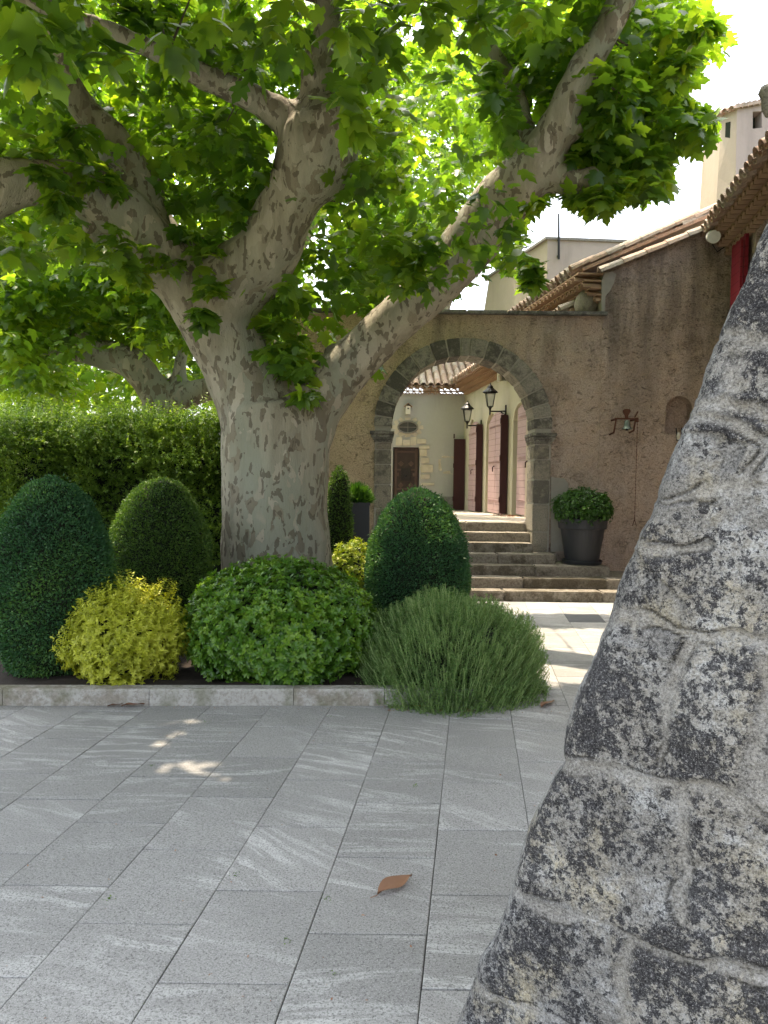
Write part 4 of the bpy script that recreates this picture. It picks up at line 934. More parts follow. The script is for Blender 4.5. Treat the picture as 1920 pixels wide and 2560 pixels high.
def shrub(root, name, mat, c, rx, ry, rz, nw, per, L, namp=.12, seed=0, tmpl=OVAL, depthj=.12, zmin=-.8, tilt=.6, upb=.35, rn=None):
    p, n_ = blob_points(nw, c, rx, ry, rz, namp, seed, zmin)
    p = p-n_*(rng.random(len(p))**2*depthj)[:, None]+n_*(rng.random(len(p))**4*.06)[:, None]
    o_ = nrm(n_+np.array([0, 0, upb])+rng.normal(size=p.shape)*.25)
    P, Fw, Up = whorls(p, o_, per, L, tilt)
    r = np.tile(rng.random(len(p)), per)*.7+rng.random(len(P))*.3
    return scatter(name, tmpl, P, Fw, Up, L*(.7+.5*rng.random(len(P))), mat, root, rnd=r)
cz = pc.z+.66
b = MB(); ellipsoid(b, pc+Vector((0, 0, .78)), .35, .35, .24); core_o = b.build('shade_core', M_CORE, None); 
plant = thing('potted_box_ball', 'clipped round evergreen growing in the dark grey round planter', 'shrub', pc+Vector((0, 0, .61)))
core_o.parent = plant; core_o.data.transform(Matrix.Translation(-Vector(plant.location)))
shrub(plant, 'foliage', M_BOX, (pc.x, pc.y, pc.z+.80), .40, .40, .27, 2400, 7, .036, .06, 4)
# tall planter behind the column
tpz = U(776, 1086, 10.3); b = MB()
tall = thing('tall_planter', 'tall dark grey square planter against the wall left of the archway', 'planter', (tpz.x, 10.3, 0))
b = MB(); h = tpz.z
b.box((tpz.x-.03, 10.4, h/2+.05), (.34, .34, h-.1)); b.build('body', M_GREYPOT, tall, bevel=.006)
b = MB(); b.box((tpz.x-.03, 10.4, h-.015), (.36, .36, .04)); b.build('rim', M_GREYPOT, tall, bevel=.006)
tb = thing('planter_grass', 'dark feathery green plant filling the tall square planter', 'plant', (tpz.x-.03, 10.4, h))
k = 2200; d = rdir(k); d[:, 2] = np.abs(d[:, 2]); p = np.array([tpz.x-.03, 10.4, h])+d*np.array([.17, .17, .2])*(.5+.5*rng.random((k, 1)))
scatter('foliage', NEEDLE, p, nrm(d+rng.normal(size=(k, 3))*.3+np.array([0, 0, .4])), rdir(k), .09+.05*rng.random(k), M_BOX, tb)
# ================================================================== topiary
def topiary(name, label, c, R, H, mat, nl, prof=None, seed=0, sz=.034, bulge=.42):
    root = thing(name, label, 'topiary', c); c = Vector(c)
    prof = prof or [(0, .56), (.05, .72), (.16, .86), (.3, .97), (.42, 1.0), (.55, .96), (.68, .875), (.8, .73), (.9, .54), (.96, .35), (1, .03)]
    pz = np.array([a for a, _ in prof]); pr = np.array([q for _, q in prof])
    t = rng.random(nl*2); r = np.interp(t, pz, pr); keep = rng.random(nl*2) < (r+.12); t = t[keep][:nl]; r = r[keep][:nl]*R; a = rng.random(len(t))*2*math.pi
    dr = (np.interp(np.clip(t+.02, 0, 1), pz, pr)-np.interp(np.clip(t-.02, 0, 1), pz, pr))*R/(.04*H)
    n_ = nrm(np.stack([np.cos(a), np.sin(a), -dr], 1)); P = np.stack([c.x+r*np.cos(a), c.y+r*np.sin(a), c.z+t*H], 1)
    lump = noise3(P, 3.5, seed)*.026+noise3(P, 11, seed+5)*.016
    P = P+n_*(lump-.03*rng.random(len(P))**1.5+.05*rng.random(len(P))**40)[:, None]
    f = nrm(n_+rng.normal(size=P.shape)*.5+np.array([0, 0, .15]))
    rn = np.clip(.5+noise3(P, 2.0, seed+9)*.5+rng.normal(size=len(P))*.18, 0, 1)
    scatter('foliage', LANCE, P-f*.01, f, nrm(n_+rng.normal(size=P.shape)*.7), sz*(.6+.7*rng.random(len(P))), mat, root, rnd=rn)
    b = MB(); b.lathe(c, [(q*R*.95-.012 if q*R > .03 else 0.001, z*H*.985) for z, q in prof], 32); b.build('shade_core', M_CORE, root, smooth=True)
    b = MB(); b.tube([c+Vector((0, 0, -.1)), c+Vector((0, 0, .3))], .05, 8); b.build('stem', M_TWIG, root)
    return root
def base_at(px, Y): p = U(px, 1200, Y); return (p.x, Y, .03)
Y = 5.98; topiary('clipped_yew', 'largest egg shaped clipped yew, blue green, at the left edge', base_at(113, Y), R_(134, Y), U(113, 1022, Y).z-.06, M_YEW, 62000, seed=1, sz=.025)
Y = 7.6; topiary('clipped_yew', 'egg shaped clipped yew between the largest yew and the plane trunk', base_at(347, Y), R_(110, Y), U(347, 1022, Y).z-.06, M_YEW_WARM, 50000, seed=2, sz=.026)
Y = 7.4; topiary('clipped_yew', 'egg shaped clipped yew standing in front of the steps', base_at(902, Y), R_(113, Y), U(902, 1047, Y).z-.06, M_YEW, 52000, seed=3, sz=.026)
Y = 9.1; topiary('clipped_column', 'slim column of clipped evergreen just right of the plane trunk', base_at(731, Y), R_(36, Y), U(738, 1000, Y).z-.06, M_YEW_WARM, 9000, [(0, .95), (.3, 1), (.6, .86), (.85, .66), (.95, .42), (1, .05)], 4, .032)
# ================================================================== loose shrubs
def shrub_thing(name, label, c, core, **kw):
    root = thing(name, label, 'shrub', (c[0], c[1], .06)); b = MB(); ellipsoid(b, core[0:3], *core[3:6], namp=kw.get('namp', .1), seed=kw.get('seed', 0)); b.build('shade_core', M_CORE, root, smooth=True)
    return root
Y = 5.72; c = U(268, 1385, Y); c.z = .36
yr = shrub_thing('golden_shrub', 'bright yellow leaved shrub spilling over the kerb', c, (c.x, c.y+.02, .33, .28, .30, .27), seed=3)
shrub(yr, 'foliage', M_GOLD, (c.x, c.y, .335), R_(116, Y), .42, .39, 4200, 6, .034, .34, 3, LANCE, .14, -.85, .45, .2)
p_, n_ = blob_points(420, (c.x, c.y, .345), R_(119, Y), .43, .41, .36, 3, -.2)
nn_ = nrm(n_*.7+np.array([0, 0, .7])); PP = np.concatenate([p_+nn_*(.02*j) for j in range(5)]); q_ = np.tile(nn_, (5, 1))
P, Fw, Up = whorls(PP, q_, 3, .03, .5); scatter('shoots', LANCE, P, Fw, Up, .034*(.7+.5*rng.random(len(P))), M_GOLD, yr)
Y = 6.08; c = U(608, 1350, Y)
gr = shrub_thing('round_green_shrub', 'broad mound of glossy green leaves in front of the plane trunk', (c.x, Y, 0), (c.x, Y, .42, .70, .60, .43), seed=5, namp=.1)
shrub(gr, 'foliage', M_PITTO, (c.x, Y, .40), R_(206, Y), .72, .50, 7600, 8, .042, .13, 5, OVAL, .13, -.9, .45, .35)
Y = 8.6; c = U(762, 1230, Y)
lr = shrub_thing('lime_shrub', 'small lime yellow shrub behind the green mound, right of the trunk', (c.x, Y, 0), (c.x, Y, .42, .3, .3, .38), seed=8)
shrub(lr, 'foliage', M_LIME, (c.x, Y, .45), R_(52, Y), .36, .43, 1100, 6, .045, .2, 8, LANCE, .12, -.5, .45, .3)
# low green plants at the back of the bed between yews
Y = 6.9; c = U(268, 1262, Y)
lr = shrub_thing('low_shrub', 'low green shrub tucked between the two left yews', (c.x, Y, 0), (c.x, Y, .25, .2, .2, .2), seed=8)
shrub(lr, 'foliage', M_PITTO, (c.x, Y, .3), .25, .25, .30, 500, 6, .045, .2, 12, LANCE)
# rosemary
Y = 5.9; c = U(972, 1400, Y); RX, RY, RZ = R_(206, Y), .80, .60
rr = thing('rosemary_bush', 'wide feathery rosemary bush of upright needled stems at the corner of the bed', 'shrub', (c.x, Y, .02))
b = MB(); ellipsoid(b, (c.x, Y, .22), RX*.72, RY*.72, .34, namp=.15, seed=2); b.build('shade_core', M_CORE, rr, smooth=True)
ns = 6500; d = rdir(ns*3); d = d[d[:, 2] > -.36][:ns]; ns = len(d)
tipn = 1+.10*noise3(d, 2.6, 21)+.05*noise3(d, 7, 3)
tip = np.array([c.x, Y, .13])+d*np.array([RX, RY, RZ])*tipn[:, None]*(.86+.2*rng.random((ns, 1)))
tip[:, 2] = np.maximum(tip[:, 2], .02)
out = nrm(d*np.array([1, 1, .5])*.42+np.array([0, 0, .9])+rng.normal(size=d.shape)*.10)
Ls = .13+.14*rng.random(ns); NJ = 5; bend = nrm(d*np.array([1, 1, 0])+1e-4)
def stem_pt(t): return tip-out*(Ls*(1-t))[:, None]-bend*(.07*(1-t)**2)*np.array([1, 1, .2])
RV = []; RF = []; 
w_ = .0022; side = nrm(np.cross(out, rdir(ns)))
rows = [stem_pt(j/NJ) for j in range(NJ+1)]
V = np.stack([np.stack([r_-side*w_, r_+side*w_], 1) for r_ in rows], 1).reshape(-1, 3); mm = 2*(NJ+1)
Fq = np.concatenate([np.stack([np.arange(ns)*mm+2*j, np.arange(ns)*mm+2*j+1, np.arange(ns)*mm+2*j+3, np.arange(ns)*mm+2*j+2], 1) for j in range(NJ)])
raw_mesh('stems', V, Fq, np.tile(rng.random(ns), NJ), M_STEM, rr)
NN = 34; Pn = []; Fn = []
srn = rng.random(ns)
for j in range(NN):
    t = (j+rng.random())/NN; pt_ = stem_pt(t); ang = j*2.4+rng.random(ns); t1 = nrm(np.cross(out, rdir(1)+np.zeros_like(out))); t2 = np.cross(out, t1)
    rad = t1*np.cos(ang)[:, None]+t2*np.sin(ang)[:, None]; Pn.append(pt_); Fn.append(nrm(rad*.95+out*.5+rng.normal(size=out.shape)*.12))
Pn = np.concatenate(Pn); Fn = np.concatenate(Fn); 
scatter('needles', NEEDLE, Pn, Fn, rdir(len(Pn)), .024*(.7+.5*rng.random(len(Pn))), M_ROSE, rr, rnd=np.clip(np.tile(srn, NN)*.6+.4*rng.random(len(Pn)), 0, 1))
# ================================================================== hedge
YH = 10.2
hl, hr_ = U(-260, 900, YH).x, U(520, 900, YH).x; hz = U(250, 905, YH).z
hedge = thing('tall_hedge', 'tall loose green hedge with feathery shoots behind the yews', 'hedge', ((hl+hr_)/2, YH, 0))
b = MB(); b.box(((hl+hr_)/2, YH+.65, hz/2-.14), (hr_-hl, .8, hz-.28)); o = b.build('shade_core', M_CORE, hedge); 
nh = 8000; x = hl+(hr_-hl)*rng.random(nh); z = .3+(hz-.3)*rng.random(nh)**.8
topm = rng.random(nh) < .42; y = YH+.1+.6*noise3(np.stack([x, z, z], 1), 1.3, 3)-.0*z; z = np.where(topm, hz-.12-.42*rng.random(nh)**1.5+.30*noise3(np.stack([x, x, x], 1), 1.1, 1)+.12*noise3(np.stack([x, x, x], 1), 4, 1), z); y = np.where(topm, YH+.9*rng.random(nh), y)
pos = np.stack([x, y, z], 1); dirn = nrm(np.where(topm[:, None], np.array([0, -.1, 1.0]), np.array([0, -.75, .55]))+rng.normal(size=pos.shape)*.35)
Ls = np.where(topm, .28, .24)*(.6+1.1*rng.random(nh)); P = []; Fw = []; Up = []; rs = rng.random(nh); RR = []
for j in range(11):
    t = j/10; pt_ = pos+dirn*(Ls*t)[:, None]+np.array([0, 0, -.04])*t*t
    for s_ in (-1, 1):
        sd = nrm(np.cross(dirn, rdir(nh)))
        P.append(pt_); Fw.append(nrm(sd*s_*.8+dirn*.6)); Up.append(nrm(rng.normal(size=pos.shape)*.4+np.array([0, -.3, .8]))); RR.append(rs*.5+.3*t+.2*rng.random(nh))
scatter('foliage', LANCE, np.concatenate(P), np.concatenate(Fw), np.concatenate(Up), .042*(.6+.7*rng.random(nh*22)), M_HEDGE, hedge, rnd=np.concatenate(RR))
# ================================================================== plane trees
def limbs_mesh(root, name, limbs, voxel=.04, lump=.02, seed=0):
    b = MB(); rb = random.Random(seed)
    for L in limbs:
        # resample smoothly
        pts = [U(x, y, Y_) for x, y, r, Y_ in L]; rad = [R_(r, Y_) for x, y, r, Y_ in L]
        P_ = []; R2 = []
        for i in range(len(pts)-1):
            p0 = pts[max(i-1, 0)]; p1 = pts[i]; p2 = pts[i+1]; p3 = pts[min(i+2, len(pts)-1)]
            n_ = max(2, int((p2-p1).length/.08))
            for k in range(n_):
                t = k/n_; P_.append(.5*((2*p1)+(p2-p0)*t+(2*p0-5*p1+4*p2-p3)*t*t+(3*p1-p0-3*p2+p3)*t**3)); R2.append(rad[i]+(rad[i+1]-rad[i])*(t*t*(3-2*t)))
        P_.append(pts[-1]); R2.append(rad[-1]); b.tube(P_, R2, 20)
        for k in range(0, len(P_), 5):
            if rb.random() < .34 and P_[k].z > 1.2:
                dv = Vector((rb.uniform(-1, 1), rb.uniform(-1, .3), rb.uniform(-.8, .8))).normalized(); rr0 = R2[k]; q = P_[k]+dv*rr0*.72; s1 = rr0*rb.uniform(.25, .48)
                b.tube([q-dv*s1, q-dv*s1*.4, q+dv*s1*.4, q+dv*s1*.85, q+dv*s1], [s1*.6, s1, s1*.95, s1*.5, .01], 10)
    o = b.build(name, M_BARK, root)
    md = o.modifiers.new('r', 'REMESH'); md.mode = 'VOXEL'; md.voxel_size = voxel; md2 = o.modifiers.new('s', 'SMOOTH'); md2.factor = .6; md2.iterations = 5
    dg = bpy.context.evaluated_depsgraph_get(); me = bpy.data.meshes.new_from_object(o.evaluated_get(dg)); o.modifiers.clear(); o.data = me
    if not me.materials: me.materials.append(M_BARK)
    me.polygons.foreach_set('use_smooth', [True]*len(me.polygons))
    nn = np.empty(len(me.vertices)*3); me.vertices.foreach_get('normal', nn); nn = nn.reshape(-1, 3); co = np.empty(len(me.vertices)*3); me.vertices.foreach_get('co', co); co = co.reshape(-1, 3)
    d1 = noise3(co*np.array([1, 1, .5]), 2.2, seed)*lump*1.6+noise3(co*np.array([1, 1, .35]), 9, seed)*lump*.5
    co = co+nn*d1[:, None]; me.vertices.foreach_set('co', co.ravel()); me.update()
    return o
YT0 = 8.2
tree = thing('plane_tree', 'massive old plane tree with mottled bark and spreading limbs in the planting bed', 'tree', (U(598, 1300, YT0).x, YT0, 0))
main_limbs = [
 [(598, 1440, 150, 8.2), (598, 1330, 128, 8.2), (598, 1200, 119, 8.2), (597, 1080, 114, 8.2), (597, 960, 113, 8.2), (588, 880, 110, 8.2)],
 [(640, 1180, 60, 8.1), (660, 1000, 50, 8.1), (668, 900, 52, 8.1), (690, 850, 50, 8.1)],
 [(590, 930, 105, 8.2), (548, 840, 88, 8.2), (505, 760, 80, 8.15), (468, 690, 82, 8.1), (445, 630, 84, 8.0)],
 [(640, 940, 78, 8.2), (690, 860, 60, 8.2), (760, 780, 53, 8.15), (830, 710, 53, 8.1), (900, 650, 54, 8.0), (975, 580, 56, 7.9), (1050, 480, 56, 7.75), (1110, 405, 60, 7.6), (1160, 350, 56, 7.5), (1196, 290, 46, 7.4), (1222, 230, 37, 7.35), (1262, 150, 33, 7.3), (1308, 70, 32, 7.2), (1345, -10, 31, 7.1), (1375, -90, 30, 7.0)],
 [(1140, 360, 46, 7.55), (1190, 372, 36, 7.5), (1225, 392, 30, 7.45), (1262, 392, 27, 7.4), (1292, 378, 20, 7.4)],
 [(1215, 270, 30, 7.4), (1243, 282, 21, 7.35), (1250, 288, 14, 7.3)],
 [(470, 640, 92, 8.0), (530, 590, 78, 7.9), (580, 535, 68, 7.8), (612, 470, 64, 7.75), (635, 420, 64, 7.7), (662, 370, 78, 7.65), (682, 325, 90, 7.6), (694, 280, 84, 7.6), (684, 240, 50, 7.6), (684, 215, 30, 7.6)],
 [(715, 350, 44, 7.5), (740, 325, 36, 7.5), (752, 290, 22, 7.5)],
 [(650, 280, 60, 7.6), (600, 245, 42, 7.55), (550, 215, 29, 7.5), (490, 185, 25, 7.4), (430, 158, 24, 7.3), (360, 122, 22, 7.2), (290, 92, 21, 7.1), (200, 50, 19, 7.0), (100, 15, 17, 6.9), (0, -30, 15, 6.8)],
 [(690, 260, 60, 7.6), (682, 190, 40, 7.6), (686, 130, 34, 7.5), (704, 70, 30, 7.4), (704, 10, 28, 7.3), (690, -80, 26, 7.2)],
 [(455, 660, 84, 8.0), (400, 600, 74, 7.95), (340, 545, 66, 7.8), (285, 485, 60, 7.7), (215, 430, 54, 7.5), (140, 398, 49, 7.3), (60, 395, 48, 7.1), (0, 405, 52, 7.0), (-60, 435, 54, 6.9), (-140, 480, 50, 6.8)],
 [(330, 540, 60, 7.9), (300, 450, 58, 7.9), (278, 370, 50, 7.9), (240, 300, 40, 7.85), (190, 245, 31, 7.8), (150, 190, 27, 7.7), (125, 130, 23, 7.6), (112, 60, 20, 7.5), (90, -30, 18, 7.4)],
 [(430, 600, 30, 8.3), (390, 520, 20, 8.4), (350, 450, 14, 8.5), (340, 380, 12, 8.6)],
 [(1150, 330, 26, 7.6), (1118, 215, 19, 7.9), (1085, 140, 16, 8.0), (1045, 85, 13, 8.1), (1000, 20, 11, 8.2), (960, -40, 9, 8.3)],
 [(225, 470, 36, 7.6), (205, 500, 26, 7.6), (200, 520, 14, 7.6)],
]
trunk = limbs_mesh(tree, 'trunk', main_limbs, .033, .028, 1)
def inpoly(x, y, poly):
    x = np.asarray(x); y = np.asarray(y); c = np.zeros(len(x), bool); n = len(poly)
    for i in range(n):
        x1, y1 = poly[i]; x2, y2 = poly[i-1]
        c ^= ((y1 > y) != (y2 > y)) & (x < (x2-x1)*(y-y1)/(y2-y1+1e-9)+x1)
    return c
RMn = np.array(RM); EY = np.array(EYE)
def project(P):
    q = (P-EY) @ RMn; return (960+FPX*q[:, 0]/-q[:, 2])/K, (1280-FPX*q[:, 1]/-q[:, 2])/K
def Umany(x, y, Yd):
    d = np.stack([(x*K-960)/FPX, -(y*K-1280)/FPX, -np.ones(len(x))], 1) @ RMn.T
    return EY+d*(Yd/d[:, 1])[:, None]
# ground areas that the sun reaches in the photo: crown gaps stand over them
LIT = [[(1090, 1292), (1345, 1296), (1335, 1326), (1100, 1324)], [(1100, 1362), (1330, 1362), (1300, 1475), (1180, 1475), (1120, 1450)]]
LITW = [[(G(x, y).x, G(x, y).y) for x, y in q] for q in LIT]+[[(-.6, 9.9), (3.2, 9.9), (2.2, 12.3), (-.6, 12.3)]]
SPOTS = [(395, 1559, .05), (440, 1562, .06), (388, 1592, .06), (330, 1608, .06), (365, 1665, .09), (400, 1655, .09), (455, 1675, .11), (430, 1670, .08), (515, 2165, .10), (545, 2190, .09), (60, 2010, .05), (1060, 1460, .1)]
SPW = [(G(x, y).x, G(x, y).y, r) for x, y, r in SPOTS]
# shrub tops touched by the sun: (x, y, z, radius)
TOPS = [(*U(935, 1090, 7.3)[:3], .28), (*U(800, 1160, 7.2), .22), (*U(1150, 1350, 6.1), .13), (*U(262, 1080, 7.5), .22), (*U(345, 1030, 7.5), .2), (*U(440, 1100, 7.5), .14), (*U(440, 1240, 6.4), .18), (*U(790, 1260, 6.4), .13), (*U(330, 1290, 5.8), .16), (*U(760, 1190, 8.6), .3), (*U(730, 1010, 9.1), .2)]
Sn = np.array(SUN)
def sun_gap(P, keep=.0):
    """True where a leaf may stay."""
    t = P[:, 2]/Sn[2]; g = P-Sn*t[:, None]; out = np.zeros(len(P), bool)
    for ox_, oy_ in ((0, 0), (.13, 0), (-.13, 0), (0, .13), (0, -.13)):
        for q in LITW: out |= inpoly(g[:, 0]+ox_, g[:, 1]+oy_, q)
    for x, y, r in SPW: out |= (np.hypot(g[:, 0]-x, g[:, 1]-y) < r+.07)
    for x, y, z, r in TOPS:
        t2 = (P[:, 2]-z)/Sn[2]; g2 = P-Sn*t2[:, None]; out |= (np.hypot(g2[:, 0]-x, g2[:, 1]-y) < r+.13) & (P[:, 2] > z+.3)
    t3 = (P[:, 2]-2.5)/Sn[2]; g3 = P-Sn*t3[:, None]; hm = (g3[:, 1] > 9.9) & (g3[:, 1] < 11.2) & (P[:, 2] > 2.7)
    return ~out & ~(hm & (rng.random(len(P)) < .6))
def clump_leaves(C, rad, per, size, flat=.6):
    k = len(C); P = np.repeat(C, per, 0); d = rdir(len(P)); rr_ = np.repeat(rad, per)[:, None]
    off = d*np.array([1, 1, flat])*rr_*rng.random((len(P), 1))**.45
    P = P+off; o_ = nrm(off+1e-6)
    f = nrm(o_*np.array([1, 1, .3])+rng.normal(size=P.shape)*.45+np.array([0, 0, -.55]))
    up = nrm(np.array([0, 0, 1.0])+rng.normal(size=P.shape)*.38+o_*.25)
    s_ = np.repeat(size, per)*(.55+.6*rng.random(len(P)))
    r = np.clip(np.repeat(rng.random(k), per)*.45+rng.random(len(P))*.55, 0, 1)
    return P, f, up, s_, r
def crown(root, name, groups, tmpl, twig_from=None, gap=True, bite=None):
    acc = [[], [], [], [], []]; allC = []
    for (C, rad, per, size, flat) in groups:
        out_ = clump_leaves(C, rad, per, size, flat); allC.append(C)
        for a, q in zip(acc, out_): a.append(q)
    P, f, up, s_, r = [np.concatenate(a) for a in acc]
    m_ = np.ones(len(P), bool)
    if gap: m_ &= sun_gap(P)
    if bite is not None: m_ &= bite(P)
    scatter(name, tmpl, P[m_], f[m_], up[m_], s_[m_], M_PLANE, root, rnd=r[m_]); print(name, 'leaves', m_.sum())
    return np.concatenate(allC), P[m_]
CROWN = [(-80, -60), (1480, -60), (1515, 10), (1560, 50), (1550, 90), (1505, 110), (1520, 150), (1480, 180), (1490, 215), (1540, 245), (1535, 300), (1480, 305), (1430, 310), (1425, 345), (1440, 390), (1390, 425), (1330, 445), (1255, 425), (1210, 395), (1140, 430), (1120, 470), (1140, 540), (1165, 575), (1130, 615), (1080, 600), (1040, 560), (1000, 600), (930, 650), (850, 700), (800, 740), (800, 800), (700, 810), (620, 840), (590, 820), (570, 760), (560, 690), (470, 600), (380, 640), (250, 600), (150, 560), (-80, 560)]
# silhouette guard: leaves that would hang into the open sky are trimmed
OPEN_SKY = [(1480, -80), (1518, 5), (1572, 38), (1566, 120), (1500, 135), (1512, 165), (1475, 195), (1500, 215), (1556, 240), (1548, 315), (1445, 330), (1458, 400), (1400, 440), (1335, 462), (1250, 445), (1205, 415), (1148, 450), (1150, 540), (1185, 575), (1150, 625), (1075, 632), (1035, 585), (1018, 620), (930, 680), (905, 720), (840, 760), (830, 790), (770, 830), (640, 865), (600, 850), (562, 790), (530, 1300), (1200, 1300), (1800, 1300), (2400, 900), (2400, -400), (1480, -400)]
def bite_main(P):
    x, y = project(P); vis = P[:, 1] > 1.5
    bad = inpoly(x, y, OPEN_SKY) & vis & (y > -60) & (y < 2300) & (x < 1750)
    return ~bad
# limb corridors kept clear of leaves in front
segl = []
for L in main_limbs:
    for a, c in zip(L[:-1], L[1:]): segl.append((a, c))
def infront(P, slack=.75):
    x, y = project(P); bad = np.zeros(len(P), bool)
    for a, c in segl:
        dx, dy = c[0]-a[0], c[1]-a[1]; L2_ = dx*dx+dy*dy+1e-6; t = np.clip(((x-a[0])*dx+(y-a[1])*dy)/L2_, 0, 1)
        dist = np.hypot(x-a[0]-t*dx, y-a[1]-t*dy); r = a[2]+(c[2]-a[2])*t; Yl = a[3]+(c[3]-a[3])*t
        bad |= (dist < r*slack+6) & (P[:, 1] < Yl+.1) & (P[:, 1] > 1)
    return bad
def sample_poly(n, poly, y0, y1):
    xs = [p[0] for p in poly]; ys = [p[1] for p in poly]; X = []; Yy = []; tot = 0
    while tot < n:
        x = rng.uniform(min(xs), max(xs), n*2); y = rng.uniform(min(ys), max(ys), n*2); m_ = inpoly(x, y, poly); X.append(x[m_]); Yy.append(y[m_]); tot += m_.sum()
    x = np.concatenate(X)[:n]; y = np.concatenate(Yy)[:n]; d = rng.uniform(y0, y1, n); return Umany(x, y, d)
gA = sample_poly(500, CROWN, 8.2, 11.0); gB = sample_poly(170, CROWN, 7.0, 8.4)
RIGHT = [(780, -60), (1480, -60), (1520, 40), (1520, 260), (1430, 310), (1400, 420), (1150, 420), (1100, 590), (800, 740), (780, 400)]
gC = sample_poly(130, RIGHT, 7.0, 9.0)
def keep_clear(C):
    return C[~infront(C, .5)]
gB = keep_clear(gB); gC = keep_clear(gC)
one = lambda C, r: np.full(len(C), r)
hand = [(700, 620, 60, 8.0), (620, 640, 45, 8.0), (600, 700, 40, 7.9), (700, 560, 60, 8.1), (780, 560, 60, 8.1), (840, 520, 60, 6.75), (700, 800, 40, 7.7), (600, 770, 40, 7.8), (660, 850, 25, 7.6), (760, 720, 40, 7.7), (820, 660, 40, 7.8), (900, 540, 55, 6.75), (400, 500, 45, 7.5), (350, 560, 40, 7.4), (200, 380, 45, 7.1), (440, 680, 22, 7.3), (430, 555, 55, 7.5), (455, 620, 30, 7.4), (270, 530, 45, 7.2), (300, 590, 30, 7.3), (125, 430, 30, 6.7), (250, 380, 45, 7.2), (100, 380, 30, 6.7), (640, 425, 32, 7.1), (560, 360, 45, 7.5), (860, 600, 60, 6.75), (760, 640, 60, 7.9), (690, 690, 55, 7.9), (640, 740, 45, 7.8), (640, 800, 40, 7.8), (720, 760, 45, 7.8), (1140, 580, 26, 6.9), (900, 690, 14, 7.8), (1320, 400, 45, 7.3), (1380, 400, 40, 7.4), (1300, 430, 30, 7.3), (1240, 430, 22, 7.4), (1500, 280, 30, 7.4), (1440, 260, 50, 7.4), (1430, 180, 50, 7.4), (1440, 60, 60, 7.3), (1520, 60, 26, 7.3), (1480, 130, 30, 7.3), (1330, 240, 60, 7.6), (1390, 340, 40, 7.4), (1280, 330, 40, 7.6), (1150, 440, 20, 6.9), (170, 300, 40, 7.3), (60, 330, 50, 7), (380, 430, 50, 7.9), (500, 420, 60, 8), (470, 300, 50, 7.8), (900, 600, 45, 6.8), (880, 560, 50, 6.9), (1150, 610, 20, 6.9)]
gH = np.array([U(x, y, Y_) for x, y, r, Y_ in hand]); rH = np.array([R_(r, Y_) for x, y, r, Y_ in hand])
loose = [(925, 535, 45, 6.7), (975, 500, 45, 6.5), (1015, 450, 45, 6.4), (1065, 425, 40, 6.4), (1050, 520, 40, 6.4), (985, 560, 40, 6.5), (940, 600, 35, 6.6), (1095, 490, 30, 6.4), (1120, 560, 30, 6.5)]
gL = np.array([U(x, y, Y_) for x, y, r, Y_ in loose]); rL = np.array([R_(r, Y_)*1.35 for x, y, r, Y_ in loose])
near = [(50, 40, 60, 4.2), (120, 90, 55, 4.4), (190, 110, 50, 4.7), (270, 150, 45, 5.0), (60, 130, 45, 4.6), (740, 70, 32, 4.8), (740, 200, 36, 4.9), (755, 262, 20, 4.9), (1035, 50, 34, 4.9), (360, 70, 60, 5.6), (480, 60, 60, 6), (600, 90, 60, 6), (860, 50, 60, 6), (940, 20, 60, 6), (560, 150, 50, 6.4), (770, 40, 70, 6), (170, 20, 70, 4.6), (1150, 20, 50, 6.3), (820, 130, 50, 6.4), (600, 30, 60, 5.6)]
gN = np.array([U(x, y, Y_) for x, y, r, Y_ in near]); rN = np.array([R_(r, Y_) for x, y, r, Y_ in near])
# unseen leaf canopy added above the frame to shade the forecourt
no = 1350; oy = rng.uniform(1.6, 9.0, no); ox = rng.uniform(-7.5, 2.0, no); oz = np.maximum(4.4, 2.3+.66*np.maximum(oy, 0))+rng.random(no)*1.6
gO = np.stack([ox, oy, oz], 1)
def front_ok(P): return bite_main(P) & ~(infront(P, .75) & (rng.random(len(P)) < .82))
cC, cP = crown(tree, 'crown', [(gA, one(gA, .42), 26, one(gA, .17), .6), (gB, one(gB, .34), 24, one(gB, .17), .6), (gC, one(gC, .34), 26, one(gC, .17), .6)], PLANE_LEAF, bite=front_ok)
crown(tree, 'leaf_sprays', [(gH, rH*1.15, 34, one(gH, .17), .7), (gL, rL, 12, one(gL, .15), .8), (gN, rN*1.1, 12, one(gN, .19), .7)], PLANE_LEAF, bite=lambda P: bite_main(P))
crown(tree, 'shade_canopy', [(gO, one(gO, .55), 26, one(gO, .25), .35)], PLANE_SIMPLE, bite=bite_main)
# twigs linking limbs and clumps
b = MB(); lim_pts = [(U(a[0], a[1], a[3]), R_(a[2], a[3])) for a, c in segl]
used = {}
for C in list(cC)[::2]+list(gH):
    C = Vector(C); q, r_ = min(lim_pts, key=lambda w2: (w2[0]-C).length); d = (q-C).length
    kq = tuple(q); used[kq] = used.get(kq, 0)+1
    if d > 2.0 or C.y < q.y+.35 or used[kq] > 3: continue
    mid = q.lerp(C, .5)+Vector((random.uniform(-.15, .15), random.uniform(-.15, .15), .12*d)); b.tube([q, mid, C], [.010+.004*d, .008, .004], 5, False)
b.build('twigs', M_TWIG, tree)
